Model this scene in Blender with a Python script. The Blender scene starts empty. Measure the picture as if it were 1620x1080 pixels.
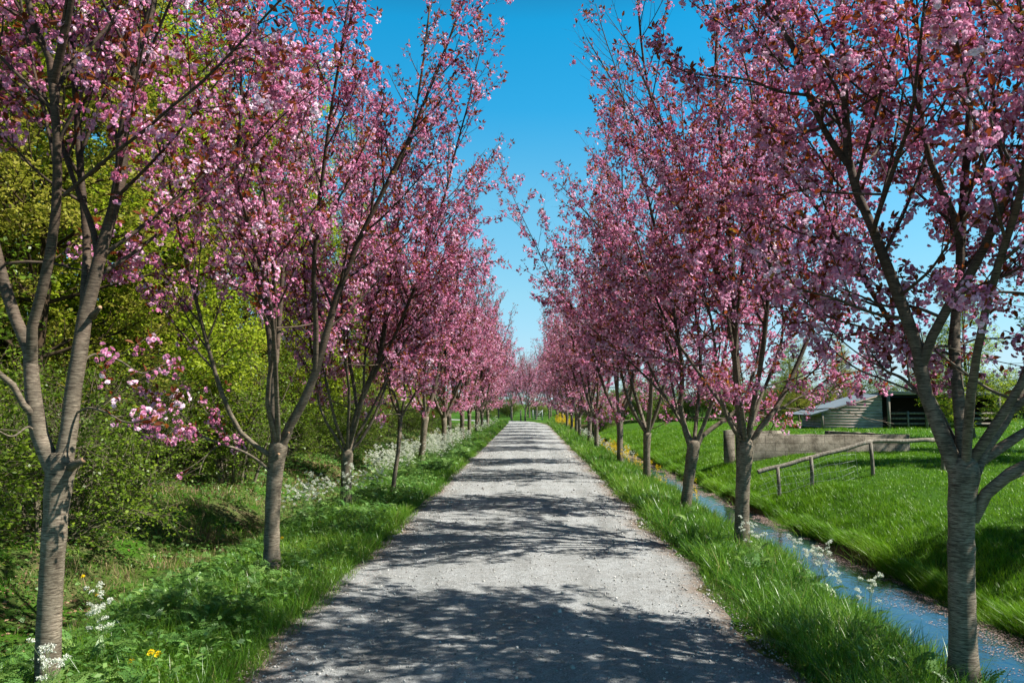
import bpy, math, numpy as np
from mathutils import Matrix, Vector, Euler

# ------------------------------------------------------------------ camera, sky, sun
SC = bpy.context.scene
COL = SC.collection
F_PX = 1271.0
EYE = np.array([0.0, 0.0, 1.75])
PITCH = math.atan(98 / F_PX); YAW = math.atan(25 / F_PX)
cam_d = bpy.data.cameras.new('camera'); cam = bpy.data.objects.new('camera', cam_d); COL.objects.link(cam)
cam.location = EYE; cam.rotation_euler = (math.pi / 2 + PITCH, 0, YAW)
cam_d.sensor_width = 36; cam_d.lens = F_PX / 1620 * 36; cam_d.clip_start = 0.05; cam_d.clip_end = 3000
SC.camera = cam

SUN_EL = math.radians(48)
SUN_BACK = math.radians(8)          # behind the camera, seen from the right
sdir = np.array([math.cos(SUN_EL) * math.cos(SUN_BACK), -math.cos(SUN_EL) * math.sin(SUN_BACK), math.sin(SUN_EL)])
w = bpy.data.worlds.new('World'); SC.world = w; w.use_nodes = True
nt = w.node_tree; bg = nt.nodes['Background']
sky = nt.nodes.new('ShaderNodeTexSky'); sky.sky_type = 'NISHITA'; sky.sun_disc = False
sky.sun_elevation = SUN_EL
sky.sun_rotation = math.atan2(sdir[0], sdir[1])
sky.air_density = 1.0; sky.dust_density = 0.2; sky.ozone_density = 2.2; sky.altitude = 0
# colour by elevation: pale horizon, cyan blue higher, overhead darkened to cut fill light
tc = nt.nodes.new('ShaderNodeTexCoord'); sp = nt.nodes.new('ShaderNodeSeparateXYZ'); nt.links.new(tc.outputs['Generated'], sp.inputs[0])
cr = nt.nodes.new('ShaderNodeValToRGB'); els = cr.color_ramp.elements
for k, (pz, c) in enumerate([(0.0, (.46, .70, 1.08)), (.05, (.55, .69, .86)), (.134, (.58, .86, .86)), (.246, (.46, 1.0, .985)), (.35, (.14, .96, 1.09)), (.44, (.06, .97, 1.12)), (.55, (.14, .20, .23)), (1.0, (.09, .08, .09))]):
    e = els[k] if k < 2 else els.new(pz)
    e.position = pz; e.color = (c[0] / 1.15, c[1] / 1.15, c[2] / 1.15, 1)
nt.links.new(sp.outputs[2], cr.inputs[0])
mu = nt.nodes.new('ShaderNodeMix'); mu.data_type = 'RGBA'; mu.blend_type = 'MULTIPLY'; mu.inputs[0].default_value = 1
nt.links.new(sky.outputs[0], mu.inputs[6]); nt.links.new(cr.outputs[0], mu.inputs[7])
nt.links.new(mu.outputs[2], bg.inputs['Color']); bg.inputs['Strength'].default_value = 0.099
sun_d = bpy.data.lights.new('sun', 'SUN'); sun_d.energy = 5.0; sun_d.angle = math.radians(0.53); sun_d.color = (1, 0.95, 0.87)
sun = bpy.data.objects.new('sun', sun_d); COL.objects.link(sun); sun.location = (30, -8, 40)
sun.rotation_euler = Vector(sdir).to_track_quat('Z', 'Y').to_euler()
SC.view_settings.view_transform = 'Standard'; SC.view_settings.look = 'None'
SC.view_settings.exposure = 1.1; SC.view_settings.gamma = 1
SC.view_settings.use_curve_mapping = False
cy = SC.cycles
cy.max_bounces = 6; cy.diffuse_bounces = 2; cy.glossy_bounces = 2; cy.transmission_bounces = 3; cy.transparent_max_bounces = 4
cy.caustics_reflective = False; cy.caustics_refractive = False

def P(px, py, d):
    "world point seen at pixel (px,py) of the 1620x1080 frame at ground distance d"
    v = Vector(((px - 810) / F_PX, -(py - 540) / F_PX, -1.0))
    v.rotate(Euler((math.pi / 2 + PITCH, 0, YAW)))
    return EYE + np.array(v) * (d / v.y)

# ------------------------------------------------------------------ materials
def new_mat(name):
    m = bpy.data.materials.new(name); m.use_nodes = True
    n = m.node_tree.nodes; n.clear()
    return m, n, m.node_tree.links

def ramp(n, stops):
    r = n.new('ShaderNodeValToRGB'); e = r.color_ramp.elements
    e[0].position = stops[0][0]; e[0].color = (*stops[0][1], 1)
    e[1].position = stops[-1][0]; e[1].color = (*stops[-1][1], 1)
    for p, c in stops[1:-1]:
        x = e.new(p); x.color = (*c, 1)
    return r

def leaf_mat(name, stops, trans=0.35, rough=0.5, spec=0.3, tcol=None):
    m, n, l = new_mat(name)
    a = n.new('ShaderNodeAttribute'); a.attribute_name = 'tint'
    r = ramp(n, stops); l.new(a.outputs['Fac'], r.inputs[0])
    p = n.new('ShaderNodeBsdfPrincipled'); p.inputs['Roughness'].default_value = rough
    p.inputs['Specular IOR Level'].default_value = spec
    l.new(r.outputs[0], p.inputs['Base Color'])
    t = n.new('ShaderNodeBsdfTranslucent')
    if tcol:
        mx = n.new('ShaderNodeMix'); mx.data_type = 'RGBA'; mx.blend_type = 'MULTIPLY'; mx.inputs[0].default_value = 1
        l.new(r.outputs[0], mx.inputs[6]); mx.inputs[7].default_value = (*tcol, 1); l.new(mx.outputs[2], t.inputs[0])
    else:
        l.new(r.outputs[0], t.inputs[0])
    s = n.new('ShaderNodeMixShader'); s.inputs[0].default_value = trans
    l.new(p.outputs[0], s.inputs[1]); l.new(t.outputs[0], s.inputs[2])
    o = n.new('ShaderNodeOutputMaterial'); l.new(s.outputs[0], o.inputs[0])
    return m

def noise(n, l, scale, detail=4, vec=None, rough=0.55):
    t = n.new('ShaderNodeTexNoise'); t.inputs['Scale'].default_value = scale
    t.inputs['Detail'].default_value = detail; t.inputs['Roughness'].default_value = rough
    if vec is not None: l.new(vec, t.inputs['Vector'])
    return t

def mapped(n, l, scale, rot=(0, 0, 0)):
    c = n.new('ShaderNodeTexCoord'); mp = n.new('ShaderNodeMapping')
    mp.inputs['Scale'].default_value = scale; mp.inputs['Rotation'].default_value = rot
    l.new(c.outputs['Object'], mp.inputs[0]); return mp.outputs[0]

def mixc(n, l, a, b, f, mode='MIX'):
    m = n.new('ShaderNodeMix'); m.data_type = 'RGBA'; m.blend_type = mode
    for s, v in ((6, a), (7, b)):
        if isinstance(v, tuple): m.inputs[s].default_value = (*v, 1)
        else: l.new(v, m.inputs[s])
    if isinstance(f, (int, float)): m.inputs[0].default_value = f
    else: l.new(f, m.inputs[0])
    return m.outputs[2]

def solid(name, build, rough=0.9, spec=0.2, metallic=0):
    "build(n,l) -> (colour socket, height socket or None, bump strength, bump distance)"
    m, n, l = new_mat(name)
    p = n.new('ShaderNodeBsdfPrincipled'); p.inputs['Roughness'].default_value = rough
    p.inputs['Specular IOR Level'].default_value = spec; p.inputs['Metallic'].default_value = metallic
    c, h, st, ds = build(n, l)
    if isinstance(c, tuple): p.inputs['Base Color'].default_value = (*c, 1)
    else: l.new(c, p.inputs['Base Color'])
    if h is not None:
        b = n.new('ShaderNodeBump'); b.inputs['Strength'].default_value = st; b.inputs['Distance'].default_value = ds
        l.new(h, b.inputs['Height']); l.new(b.outputs[0], p.inputs['Normal'])
    o = n.new('ShaderNodeOutputMaterial'); l.new(p.outputs[0], o.inputs[0])
    return m

def b_bark(dark, mid, pale):
    def f(n, l):
        v = mapped(n, l, (17, 17, 165)); a = noise(n, l, 1.0, 6, v, 0.65); a.inputs['Distortion'].default_value = 0.7
        v2 = mapped(n, l, (9, 9, 5)); b = noise(n, l, 1.0, 4, v2)
        r = ramp(n, [(0.30, dark), (0.44, mid), (0.70, pale)]); l.new(a.outputs[0], r.inputs[0])
        r2 = ramp(n, [(0.32, (0.42, 0.40, 0.34)), (0.5, (0.85, 0.86, 0.78)), (0.68, (1.2, 1.15, 1.08))]); l.new(b.outputs[0], r2.inputs[0])
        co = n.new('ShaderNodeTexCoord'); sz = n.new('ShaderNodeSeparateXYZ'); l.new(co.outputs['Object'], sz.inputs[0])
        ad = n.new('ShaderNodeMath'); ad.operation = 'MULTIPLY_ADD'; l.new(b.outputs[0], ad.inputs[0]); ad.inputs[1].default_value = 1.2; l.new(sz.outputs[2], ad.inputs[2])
        shade_age = n.new('ShaderNodeMapRange'); l.new(ad.outputs[0], shade_age.inputs[0]); shade_age.inputs[1].default_value = 2.1; shade_age.inputs[2].default_value = 3.6
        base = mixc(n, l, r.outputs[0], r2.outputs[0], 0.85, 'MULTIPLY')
        young = mixc(n, l, base, (0.36, 0.28, 0.25), 1.0, 'MULTIPLY')  # upper limbs darkened: crown shade put into the colour, over young red-brown bark
        return mixc(n, l, base, young, shade_age.outputs[0]), a.outputs[0], 0.55, 0.006
    return f
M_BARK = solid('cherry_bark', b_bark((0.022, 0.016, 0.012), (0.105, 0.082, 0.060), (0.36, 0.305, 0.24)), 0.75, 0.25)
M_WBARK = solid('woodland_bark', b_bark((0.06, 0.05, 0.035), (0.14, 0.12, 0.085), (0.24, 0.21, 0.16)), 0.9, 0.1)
def b_cut(n, l):
    v = mapped(n, l, (14, 14, 14)); a = noise(n, l, 4, 3, v); r = ramp(n, [(0.3, (0.22, 0.12, 0.065)), (0.7, (0.42, 0.27, 0.16))])
    l.new(a.outputs[0], r.inputs[0]); return r.outputs[0], None, 0, 0
M_CUT = solid('cut_wood', b_cut)
PINK = [(0.0, (0.36, 0.085, 0.16)), (0.3, (0.68, 0.225, 0.39)), (0.65, (0.88, 0.45, 0.66)), (1.0, (0.97, 0.80, 0.89))]
M_PETAL = leaf_mat('cherry_petal', PINK, 0.30, 0.6, 0.15)
M_BRONZE = leaf_mat('bronze_leaf', [(0.0, (0.08, 0.02, 0.012)), (0.45, (0.19, 0.055, 0.022)), (0.8, (0.23, 0.085, 0.025)), (1.0, (0.26, 0.18, 0.035))], 0.38, 0.55, 0.15, (1.6, 1.2, 0.8))
M_SPRING = leaf_mat('spring_leaf', [(0.0, (0.13, 0.21, 0.012)), (0.5, (0.31, 0.41, 0.022)), (1.0, (0.48, 0.55, 0.05))], 0.55, 0.45, 0.3)
M_OLIVE = leaf_mat('olive_leaf', [(0.0, (0.14, 0.17, 0.02)), (0.5, (0.31, 0.32, 0.035)), (1.0, (0.48, 0.42, 0.08))], 0.5, 0.5, 0.3)
M_SHRUB = leaf_mat('shrub_leaf', [(0.0, (0.05, 0.10, 0.012)), (0.5, (0.13, 0.22, 0.02)), (1.0, (0.26, 0.36, 0.03))], 0.48, 0.4, 0.35)
M_GRASS = leaf_mat('meadow_grass', [(0.0, (0.045, 0.13, 0.006)), (0.5, (0.115, 0.27, 0.008)), (0.9, (0.20, 0.37, 0.015)), (1.0, (0.2, 0.3, 0.05))], 0.4, 0.4, 0.3)
M_VGRASS = leaf_mat('verge_grass_blades', [(0.0, (0.03, 0.10, 0.007)), (0.5, (0.09, 0.22, 0.014)), (0.93, (0.20, 0.36, 0.03)), (1.0, (0.33, 0.30, 0.12))], 0.4, 0.35, 0.4)
M_WEED = leaf_mat('weed_leaf', [(0.0, (0.05, 0.13, 0.03)), (0.5, (0.12, 0.26, 0.055)), (1.0, (0.24, 0.37, 0.09))], 0.42, 0.4, 0.4)
M_STRAW = leaf_mat('straw_blades', [(0.0, (0.16, 0.10, 0.05)), (1.0, (0.45, 0.34, 0.19))], 0.3, 0.6, 0.2)
M_LITTER = leaf_mat('leaf_litter', [(0.0, (0.07, 0.04, 0.022)), (0.6, (0.20, 0.12, 0.065)), (1.0, (0.36, 0.25, 0.16))], 0.1, 0.8, 0.1)
M_WHITE = leaf_mat('white_petal', [(0.0, (0.62, 0.66, 0.50)), (1.0, (0.84, 0.84, 0.78))], 0.3, 0.6, 0.1)
M_YEL = leaf_mat('yellow_petal', [(0.0, (0.70, 0.42, 0.01)), (1.0, (0.85, 0.66, 0.02))], 0.3, 0.6, 0.1)
M_STEM = leaf_mat('green_stem', [(0.0, (0.10, 0.16, 0.05)), (1.0, (0.22, 0.30, 0.10))], 0.1, 0.5, 0.3)
M_FPETAL = leaf_mat('fallen_petal', [(0.0, (0.10, 0.07, 0.05)), (0.6, (0.27, 0.19, 0.15)), (1.0, (0.60, 0.46, 0.44))], 0.1, 0.7, 0.1)

def b_gravel(n, l):
    v = mapped(n, l, (1, 1, 1))
    a = noise(n, l, 90, 6, v, 0.7); b = noise(n, l, 1.3, 4, v); c = noise(n, l, 14, 5, v, 0.7)
    r = ramp(n, [(0.3, (0.14, 0.148, 0.15)), (0.5, (0.315, 0.33, 0.335)), (0.72, (0.53, 0.55, 0.555))]); l.new(a.outputs[0], r.inputs[0])
    r2 = ramp(n, [(0.3, (0.82, 0.80, 0.77)), (0.7, (1.06, 1.06, 1.05))]); l.new(b.outputs[0], r2.inputs[0])
    r3 = ramp(n, [(0.35, (0.80, 0.79, 0.77)), (0.6, (1.05, 1.05, 1.05))]); l.new(c.outputs[0], r3.inputs[0])
    vr = mapped(n, l, (2.6, .12, 1)); rt = noise(n, l, 1.0, 3, vr); rr2 = ramp(n, [(0.35, (0.80, 0.80, 0.79)), (0.6, (1.06, 1.06, 1.06))]); l.new(rt.outputs[0], rr2.inputs[0]); m0 = mixc(n, l, r.outputs[0], r2.outputs[0], 1.0, 'MULTIPLY'); m1 = mixc(n, l, m0, rr2.outputs[0], 1.0, 'MULTIPLY'); m2 = mixc(n, l, m1, r3.outputs[0], 1.0, 'MULTIPLY')
    # brown soil worked into the outer edges, from the sheet's own edge attribute broken up by noise
    e = n.new('ShaderNodeAttribute'); e.attribute_name = 'edge'
    ad = n.new('ShaderNodeMath'); ad.operation = 'MULTIPLY_ADD'; l.new(c.outputs[0], ad.inputs[0]); ad.inputs[1].default_value = 1.1; l.new(e.outputs['Fac'], ad.inputs[2])
    r4 = ramp(n, [(1.0, (0, 0, 0)), (1.0, (0, 0, 0))]); r4.color_ramp.elements[0].position = 0.95; r4.color_ramp.elements[1].position = 1.0
    mr = n.new('ShaderNodeMapRange'); l.new(ad.outputs[0], mr.inputs[0]); mr.inputs[1].default_value = 1.15; mr.inputs[2].default_value = 1.55
    col = mixc(n, l, m2, (0.21, 0.155, 0.11), mr.outputs[0])
    hh = n.new('ShaderNodeMath'); hh.operation = 'MULTIPLY_ADD'; l.new(a.outputs[0], hh.inputs[0]); hh.inputs[1].default_value = 0.5; l.new(c.outputs[0], hh.inputs[2])
    return col, hh.outputs[0], 0.9, 0.03
M_GRAVEL = solid('gravel', b_gravel, 0.95, 0.15)
def b_stone(n, l):
    a = n.new('ShaderNodeAttribute'); a.attribute_name = 'tint'
    r = ramp(n, [(0, (0.14, 0.13, 0.12)), (0.5, (0.36, 0.35, 0.32)), (1, (0.62, 0.60, 0.56))]); l.new(a.outputs['Fac'], r.inputs[0])
    return r.outputs[0], None, 0, 0
M_STONE = solid('loose_stone', b_stone, 0.85, 0.2)
def b_ground(n, l):
    v = mapped(n, l, (1, 1, 1))
    a = noise(n, l, 1.1, 6, v, 0.6); b = noise(n, l, 25, 5, v, 0.7)
    at = n.new('ShaderNodeAttribute'); at.attribute_name = 'soil'
    g = ramp(n, [(0.35, (0.025, 0.070, 0.006)), (0.65, (0.06, 0.15, 0.010))]); l.new(b.outputs[0], g.inputs[0])
    s = ramp(n, [(0.3, (0.05, 0.034, 0.02)), (0.5, (0.12, 0.085, 0.052)), (0.7, (0.21, 0.155, 0.10))]); l.new(b.outputs[0], s.inputs[0])
    ad = n.new('ShaderNodeMath'); ad.operation = 'ADD'; l.new(at.outputs['Fac'], ad.inputs[0]); l.new(a.outputs[0], ad.inputs[1])
    mr = n.new('ShaderNodeMapRange'); l.new(ad.outputs[0], mr.inputs[0]); mr.inputs[1].default_value = 0.85; mr.inputs[2].default_value = 1.15
    return mixc(n, l, g.outputs[0], s.outputs[0], mr.outputs[0]), b.outputs[0], 0.8, 0.05
M_GROUND = solid('grassy_soil', b_ground, 0.95, 0.1)
def mk_water():
    m, n, l = new_mat('stream_water')
    p = n.new('ShaderNodeBsdfPrincipled'); p.inputs['Base Color'].default_value = (0.008, 0.015, 0.028, 1)
    p.inputs['Roughness'].default_value = 0.04; p.inputs['IOR'].default_value = 1.75; p.inputs['Specular Tint'].default_value = (.72, .84, 1, 1); p.inputs['Specular IOR Level'].default_value = 0.9
    v = mapped(n, l, (1, 0.6, 1)); a = noise(n, l, 7.0, 4, v); b = n.new('ShaderNodeBump'); b.inputs['Strength'].default_value = 0.3; b.inputs['Distance'].default_value = 0.02
    l.new(a.outputs[0], b.inputs['Height']); l.new(b.outputs[0], p.inputs['Normal'])
    o = n.new('ShaderNodeOutputMaterial'); l.new(p.outputs[0], o.inputs[0]); return m
M_WATER = mk_water()
def b_board(n, l):
    v = mapped(n, l, (1.5, 30, 40)); a = noise(n, l, 1.0, 5, v, 0.7)
    v2 = mapped(n, l, (2, 2, 7)); b = noise(n, l, 1, 3, v2)
    r = ramp(n, [(0.3, (0.26, 0.23, 0.21)), (0.55, (0.48, 0.41, 0.36)), (0.75, (0.66, 0.58, 0.52))]); l.new(a.outputs[0], r.inputs[0])
    r2 = ramp(n, [(0.35, (0.7, 0.68, 0.66)), (0.65, (1.05, 1.02, 1.0))]); l.new(b.outputs[0], r2.inputs[0])
    return mixc(n, l, r.outputs[0], r2.outputs[0], 1.0, 'MULTIPLY'), a.outputs[0], 0.5, 0.01
M_BOARD = solid('weathered_board', b_board, 0.9, 0.15)
def b_fence(n, l):
    v = mapped(n, l, (25, 25, 6)); a = noise(n, l, 1.0, 5, v, 0.7)
    r = ramp(n, [(0.3, (0.07, 0.06, 0.048)), (0.5, (0.17, 0.15, 0.12)), (0.75, (0.33, 0.31, 0.26))]); l.new(a.outputs[0], r.inputs[0])
    return r.outputs[0], a.outputs[0], 0.6, 0.01
M_FENCE = solid('grey_fence_timber', b_fence, 0.9, 0.15)
def b_tin(n, l):
    v = mapped(n, l, (1, 6, 1)); a = noise(n, l, 1.0, 4, v)
    r = ramp(n, [(0.3, (0.17, 0.22, 0.25)), (0.7, (0.26, 0.31, 0.34))]); l.new(a.outputs[0], r.inputs[0])
    return r.outputs[0], None, 0, 0
M_TIN = solid('painted_roof_sheet', b_tin, 0.5, 0.4, 0.2)
def b_block(n, l):
    v = mapped(n, l, (1, 1, 1))
    c = n.new('ShaderNodeTexCoord'); sx = n.new('ShaderNodeSeparateXYZ'); l.new(c.outputs['Object'], sx.inputs[0])
    cb = n.new('ShaderNodeCombineXYZ'); l.new(sx.outputs[0], cb.inputs[0]); l.new(sx.outputs[2], cb.inputs[1])
    bk = n.new('ShaderNodeTexBrick'); l.new(cb.outputs[0], bk.inputs['Vector']); bk.inputs['Scale'].default_value = 1.0
    bk.inputs['Brick Width'].default_value = 0.62; bk.inputs['Row Height'].default_value = 0.25; bk.inputs['Mortar Size'].default_value = 0.008
    bk.inputs['Color1'].default_value = (0.27, 0.245, 0.205, 1); bk.inputs['Color2'].default_value = (0.33, 0.30, 0.25, 1); bk.inputs['Mortar'].default_value = (0.12, 0.11, 0.09, 1)
    a = noise(n, l, 2.2, 6, v, 0.7); b = noise(n, l, 30, 4, v, 0.7)
    r = ramp(n, [(0.38, (0.38, 0.36, 0.33)), (0.55, (0.9, 0.88, 0.84)), (0.7, (1.15, 1.12, 1.05))]); l.new(a.outputs[0], r.inputs[0])
    r2 = ramp(n, [(0.3, (0.75, 0.75, 0.74)), (0.7, (1.1, 1.1, 1.1))]); l.new(b.outputs[0], r2.inputs[0])
    m1 = mixc(n, l, bk.outputs[0], r.outputs[0], 1, 'MULTIPLY')
    return mixc(n, l, m1, r2.outputs[0], 1, 'MULTIPLY'), b.outputs[0], 0.7, 0.02
M_BLOCK = solid('old_concrete_block', b_block, 0.95, 0.1)
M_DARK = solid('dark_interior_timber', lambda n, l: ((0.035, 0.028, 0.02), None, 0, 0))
M_WIRE = solid('galvanised_wire', lambda n, l: ((0.32, 0.36, 0.34), None, 0, 0), 0.5, 0.4, 0.4)
M_PALE = solid('pale_gate_paint', lambda n, l: ((0.30, 0.34, 0.33), None, 0, 0), 0.6)

# ------------------------------------------------------------------ mesh helpers
class Geo:
    def __init__(s): s.v = []; s.lp = []; s.sz = []; s.t = []; s.nv = 0
    def add(s, V, loops, sizes, tint=None):
        V = np.asarray(V, np.float32).reshape(-1, 3)
        s.v.append(V); s.lp.append(np.asarray(loops, np.int64).ravel() + s.nv); s.sz.append(np.asarray(sizes, np.int32).ravel())
        s.t.append(np.full(len(V), 0.5, np.float32) if tint is None else np.asarray(tint, np.float32).ravel())
        s.nv += len(V)
    def inst(s, T, M, Pp, tint):
        "stamp template T=(verts,loops,sizes) with matrices M (N,3,3) at points Pp (N,3)"
        tv, tl, ts = T; N = len(Pp)
        if N == 0: return
        V = np.einsum('nij,kj->nki', M, tv) + Pp[:, None, :]
        k = len(tv)
        L = tl[None, :] + (np.arange(N) * k)[:, None]
        s.add(V, L, np.tile(ts, N), np.repeat(tint, k))
    def tubes(s, Q, R, sides, tint=None, closed_end=True):
        "Q (B,n,3) paths, R (B,n) radii"
        B, n, _ = Q.shape
        if B == 0: return
        T = np.gradient(Q, axis=1); T /= np.linalg.norm(T, axis=2, keepdims=True) + 1e-9
        ov = Q[:, -1] - Q[:, 0]; ov /= np.linalg.norm(ov, axis=1, keepdims=True) + 1e-9
        ref = np.where(np.abs(ov[:, 2:3]) > 0.7, np.array([[1.0, 0.1, 0]]), np.array([[0.0, 0.1, 1.0]]))[:, None, :]
        U = np.cross(T, ref); U /= np.linalg.norm(U, axis=2, keepdims=True) + 1e-9
        W = np.cross(T, U)
        a = np.arange(sides) * 2 * math.pi / sides
        V = Q[:, :, None, :] + R[:, :, None, None] * (np.cos(a)[None, None, :, None] * U[:, :, None, :] + np.sin(a)[None, None, :, None] * W[:, :, None, :])
        i = np.arange(n - 1)[:, None]; j = np.arange(sides)[None, :]; j2 = (j + 1) % sides
        quad = np.stack([i * sides + j, (i + 1) * sides + j, (i + 1) * sides + j2, i * sides + j2], -1).reshape(-1)
        L = quad[None, :] + (np.arange(B) * n * sides)[:, None]
        s.add(V, L, np.full(B * (n - 1) * sides, 4), tint)
        if closed_end and sides > 3:
            cap = np.concatenate([(n - 1) * sides + np.arange(sides)[::-1]])
            # separate cap polygons share the ring
            s.lp.append((cap[None, :] + (np.arange(B) * n * sides)[:, None]).ravel() + s.nv - B * n * sides); s.sz.append(np.full(B, sides, np.int32))
    def mesh(s, name, mat, smooth=False):
        me = bpy.data.meshes.new(name)
        if not s.v: return me
        V = np.concatenate(s.v); L = np.concatenate(s.lp).astype(np.int32); S = np.concatenate(s.sz).astype(np.int32)
        me.vertices.add(len(V)); me.vertices.foreach_set('co', V.ravel())
        me.loops.add(len(L)); me.loops.foreach_set('vertex_index', L)
        me.polygons.add(len(S)); st = np.zeros(len(S), np.int32); st[1:] = np.cumsum(S)[:-1]
        me.polygons.foreach_set('loop_start', st)
        me.update(calc_edges=True)
        if smooth: me.polygons.foreach_set('use_smooth', np.ones(len(S), bool))
        at = me.attributes.new('tint', 'FLOAT', 'POINT'); at.data.foreach_set('value', np.concatenate(s.t))
        me.materials.append(mat)
        return me
    def obj(s, name, mat, parent=None, smooth=False, loc=None):
        o = bpy.data.objects.new(name, s.mesh(name, mat, smooth)); COL.objects.link(o)
        if parent: o.parent = parent
        if loc is not None: o.location = loc
        return o

def tag(o, label=None, cat=None, group=None, kind=None):
    if label: o['label'] = label
    if cat: o['category'] = cat
    if group: o['group'] = group
    if kind: o['kind'] = kind
    return o
def empty(name, loc, label, cat, group=None, rz=0, sc=1):
    o = bpy.data.objects.new(name, None); COL.objects.link(o); o.location = loc; o.rotation_euler = (0, 0, rz); o.scale = (sc,) * 3
    o.empty_display_size = 0.2
    return tag(o, label, cat, group)
def dup(root, loc, rz=0, sc=1, label=None, group=None, cat=None):
    r = root.copy(); COL.objects.link(r); r.location = loc; r.rotation_euler = (0, 0, rz); r.scale = sc if isinstance(sc, tuple) else (sc,) * 3
    tag(r, label, cat, group)
    for ch in KIDS[root.name]:
        c = ch.copy(); COL.objects.link(c); c.parent = r
    return r
KIDS = {}

def box(g, c, s, rot=None, tint=0.5):
    x, y, z = np.array(s) / 2
    V = np.array([[-x, -y, -z], [x, -y, -z], [x, y, -z], [-x, y, -z], [-x, -y, z], [x, -y, z], [x, y, z], [-x, y, z]])
    if rot is not None: V = V @ np.array(rot).T
    g.add(V + np.array(c), [0, 3, 2, 1, 4, 5, 6, 7, 0, 1, 5, 4, 1, 2, 6, 5, 2, 3, 7, 6, 3, 0, 4, 7], [4] * 6, np.full(8, tint))
def beam(g, a, b, w, h, tint=0.5):
    "box from a to b, w wide, h high"
    a = np.array(a, float); b = np.array(b, float); d = b - a; L = np.linalg.norm(d); d /= L
    s = np.cross(d, [0, 0, 1.0]); 
    if np.linalg.norm(s) < 1e-3: s = np.array([1.0, 0, 0])
    s /= np.linalg.norm(s); u = np.cross(s, d)
    box(g, (a + b) / 2, (L, w, h), np.stack([d, -s, u], 1), tint)

def norm(v): return v / (np.linalg.norm(v, axis=-1, keepdims=True) + 1e-9)
def rand_rot(rng, N, S=1.0):
    q = rng.normal(size=(N, 4)); q /= np.linalg.norm(q, axis=1, keepdims=True); a, b, c, d = q.T
    M = np.stack([1 - 2 * (c * c + d * d), 2 * (b * c - a * d), 2 * (b * d + a * c), 2 * (b * c + a * d), 1 - 2 * (b * b + d * d), 2 * (c * d - a * b),
                  2 * (b * d - a * c), 2 * (c * d + a * b), 1 - 2 * (b * b + c * c)], 1).reshape(-1, 3, 3)
    return M * (np.broadcast_to(S, (N,))[:, None, None])
def frame_rot(D, spin, S):
    "matrices whose local x axis is D, z tends up, rolled by spin, scaled S"
    D = norm(D); s = norm(np.cross(np.broadcast_to([0.02, 0.03, 1.0], D.shape), D)); u = np.cross(D, s)
    c, si = np.cos(spin)[:, None], np.sin(spin)[:, None]
    Y = c * s + si * u; Z = -si * s + c * u
    return np.stack([D, Y, Z], 2) * np.broadcast_to(S, (len(D),))[:, None, None]
def zrot(a, S):
    c, s = np.cos(a), np.sin(a); z = np.zeros_like(a); o = np.ones_like(a)
    return np.stack([c, -s, z, s, c, z, z, z, o], 1).reshape(-1, 3, 3) * np.broadcast_to(S, (len(a),))[:, None, None]
def tmpl(quads):
    "list of polygons as vertex lists"
    V = np.concatenate([np.array(q, float) for q in quads]); S = np.array([len(q) for q in quads]); return V, np.arange(len(V)), S

# ------------------------------------------------------------------ templates
def flower_template(rng, n, r, inner=True, wa=.5, wb=.72):
    polys = []
    for k in range(n):
        lvl = k % 2 if inner else 0
        az = k * 2.399 + rng.uniform(-.3, .3); el = (0.15 if lvl == 0 else 0.9) + rng.uniform(-.35, .35)
        d = np.array([math.cos(az) * math.cos(el), math.sin(az) * math.cos(el), math.sin(el)])
        s = np.array([-math.sin(az), math.cos(az), 0]); u = np.cross(d, s)
        w_ = r * rng.uniform(wa, wb); L = r * rng.uniform(.85, 1.05)
        a = d * r * .12 - s * w_ * .35; b = d * r * .12 + s * w_ * .35
        c = d * L + s * w_ + u * r * rng.uniform(-.1, .3); e = d * L * 1.02 - s * w_ + u * r * rng.uniform(-.1, .3)
        polys.append([a, b, c, e])
    return tmpl(polys)
RT = np.random.default_rng(5)
FL_NEAR = [flower_template(RT, 15, 0.0172, True, .36, .52) for _ in range(5)]
FL_MID = [flower_template(RT, 6, 0.021) for _ in range(3)]
FL_FAR = [flower_template(RT, 3, 0.032, False) for _ in range(3)]
def leaf_t(L, w_, fold=0.25, droop=0.15):
    a = [0, 0, 0]; m = [L * .5, 0, -droop * L * .3]; t = [L, 0, -droop * L]
    l1 = [L * .35, w_, fold * w_]; l2 = [L * .75, w_ * .75, fold * w_ - droop * L * .5]
    r1 = [L * .35, -w_, fold * w_]; r2 = [L * .75, -w_ * .75, fold * w_ - droop * L * .5]
    return tmpl([[a, m, l1], [m, t, l2, l1], [a, r1, m], [m, r1, r2, t]])
LEAF_BR = leaf_t(0.062, 0.014); LEAF_BRF = tmpl([[[0, 0, 0], [.035, .015, .004], [.075, 0, -.01], [.035, -.015, .004]]])
LEAF_Q = tmpl([[[0, 0, 0], [.5, .33, .06], [1, 0, -.1], [.5, -.33, .06]]])
def blade_t(bend, n=3, w_=0.5):
    V = []; 
    for i in range(n):
        t = i / n; x = bend * t * t; z = t * (1 - .35 * abs(bend) * t); ww = w_ * (1 - .55 * t)
        V += [[x, -ww, z], [x, ww, z]]
    V.append([bend, 0, 1 - .35 * abs(bend)])
    L = []; S = []
    for i in range(n - 1): L += [2 * i, 2 * i + 1, 2 * i + 3, 2 * i + 2]; S.append(4)
    L += [2 * n - 2, 2 * n - 1, 2 * n]; S.append(3)
    return np.array(V), np.array(L), np.array(S)
BLADES = [blade_t(b, 4) for b in (0.15, 0.4, 0.7, 1.0)]
BLADES_S = [blade_t(b, 2) for b in (0.15, 0.4, 0.7)]
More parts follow.
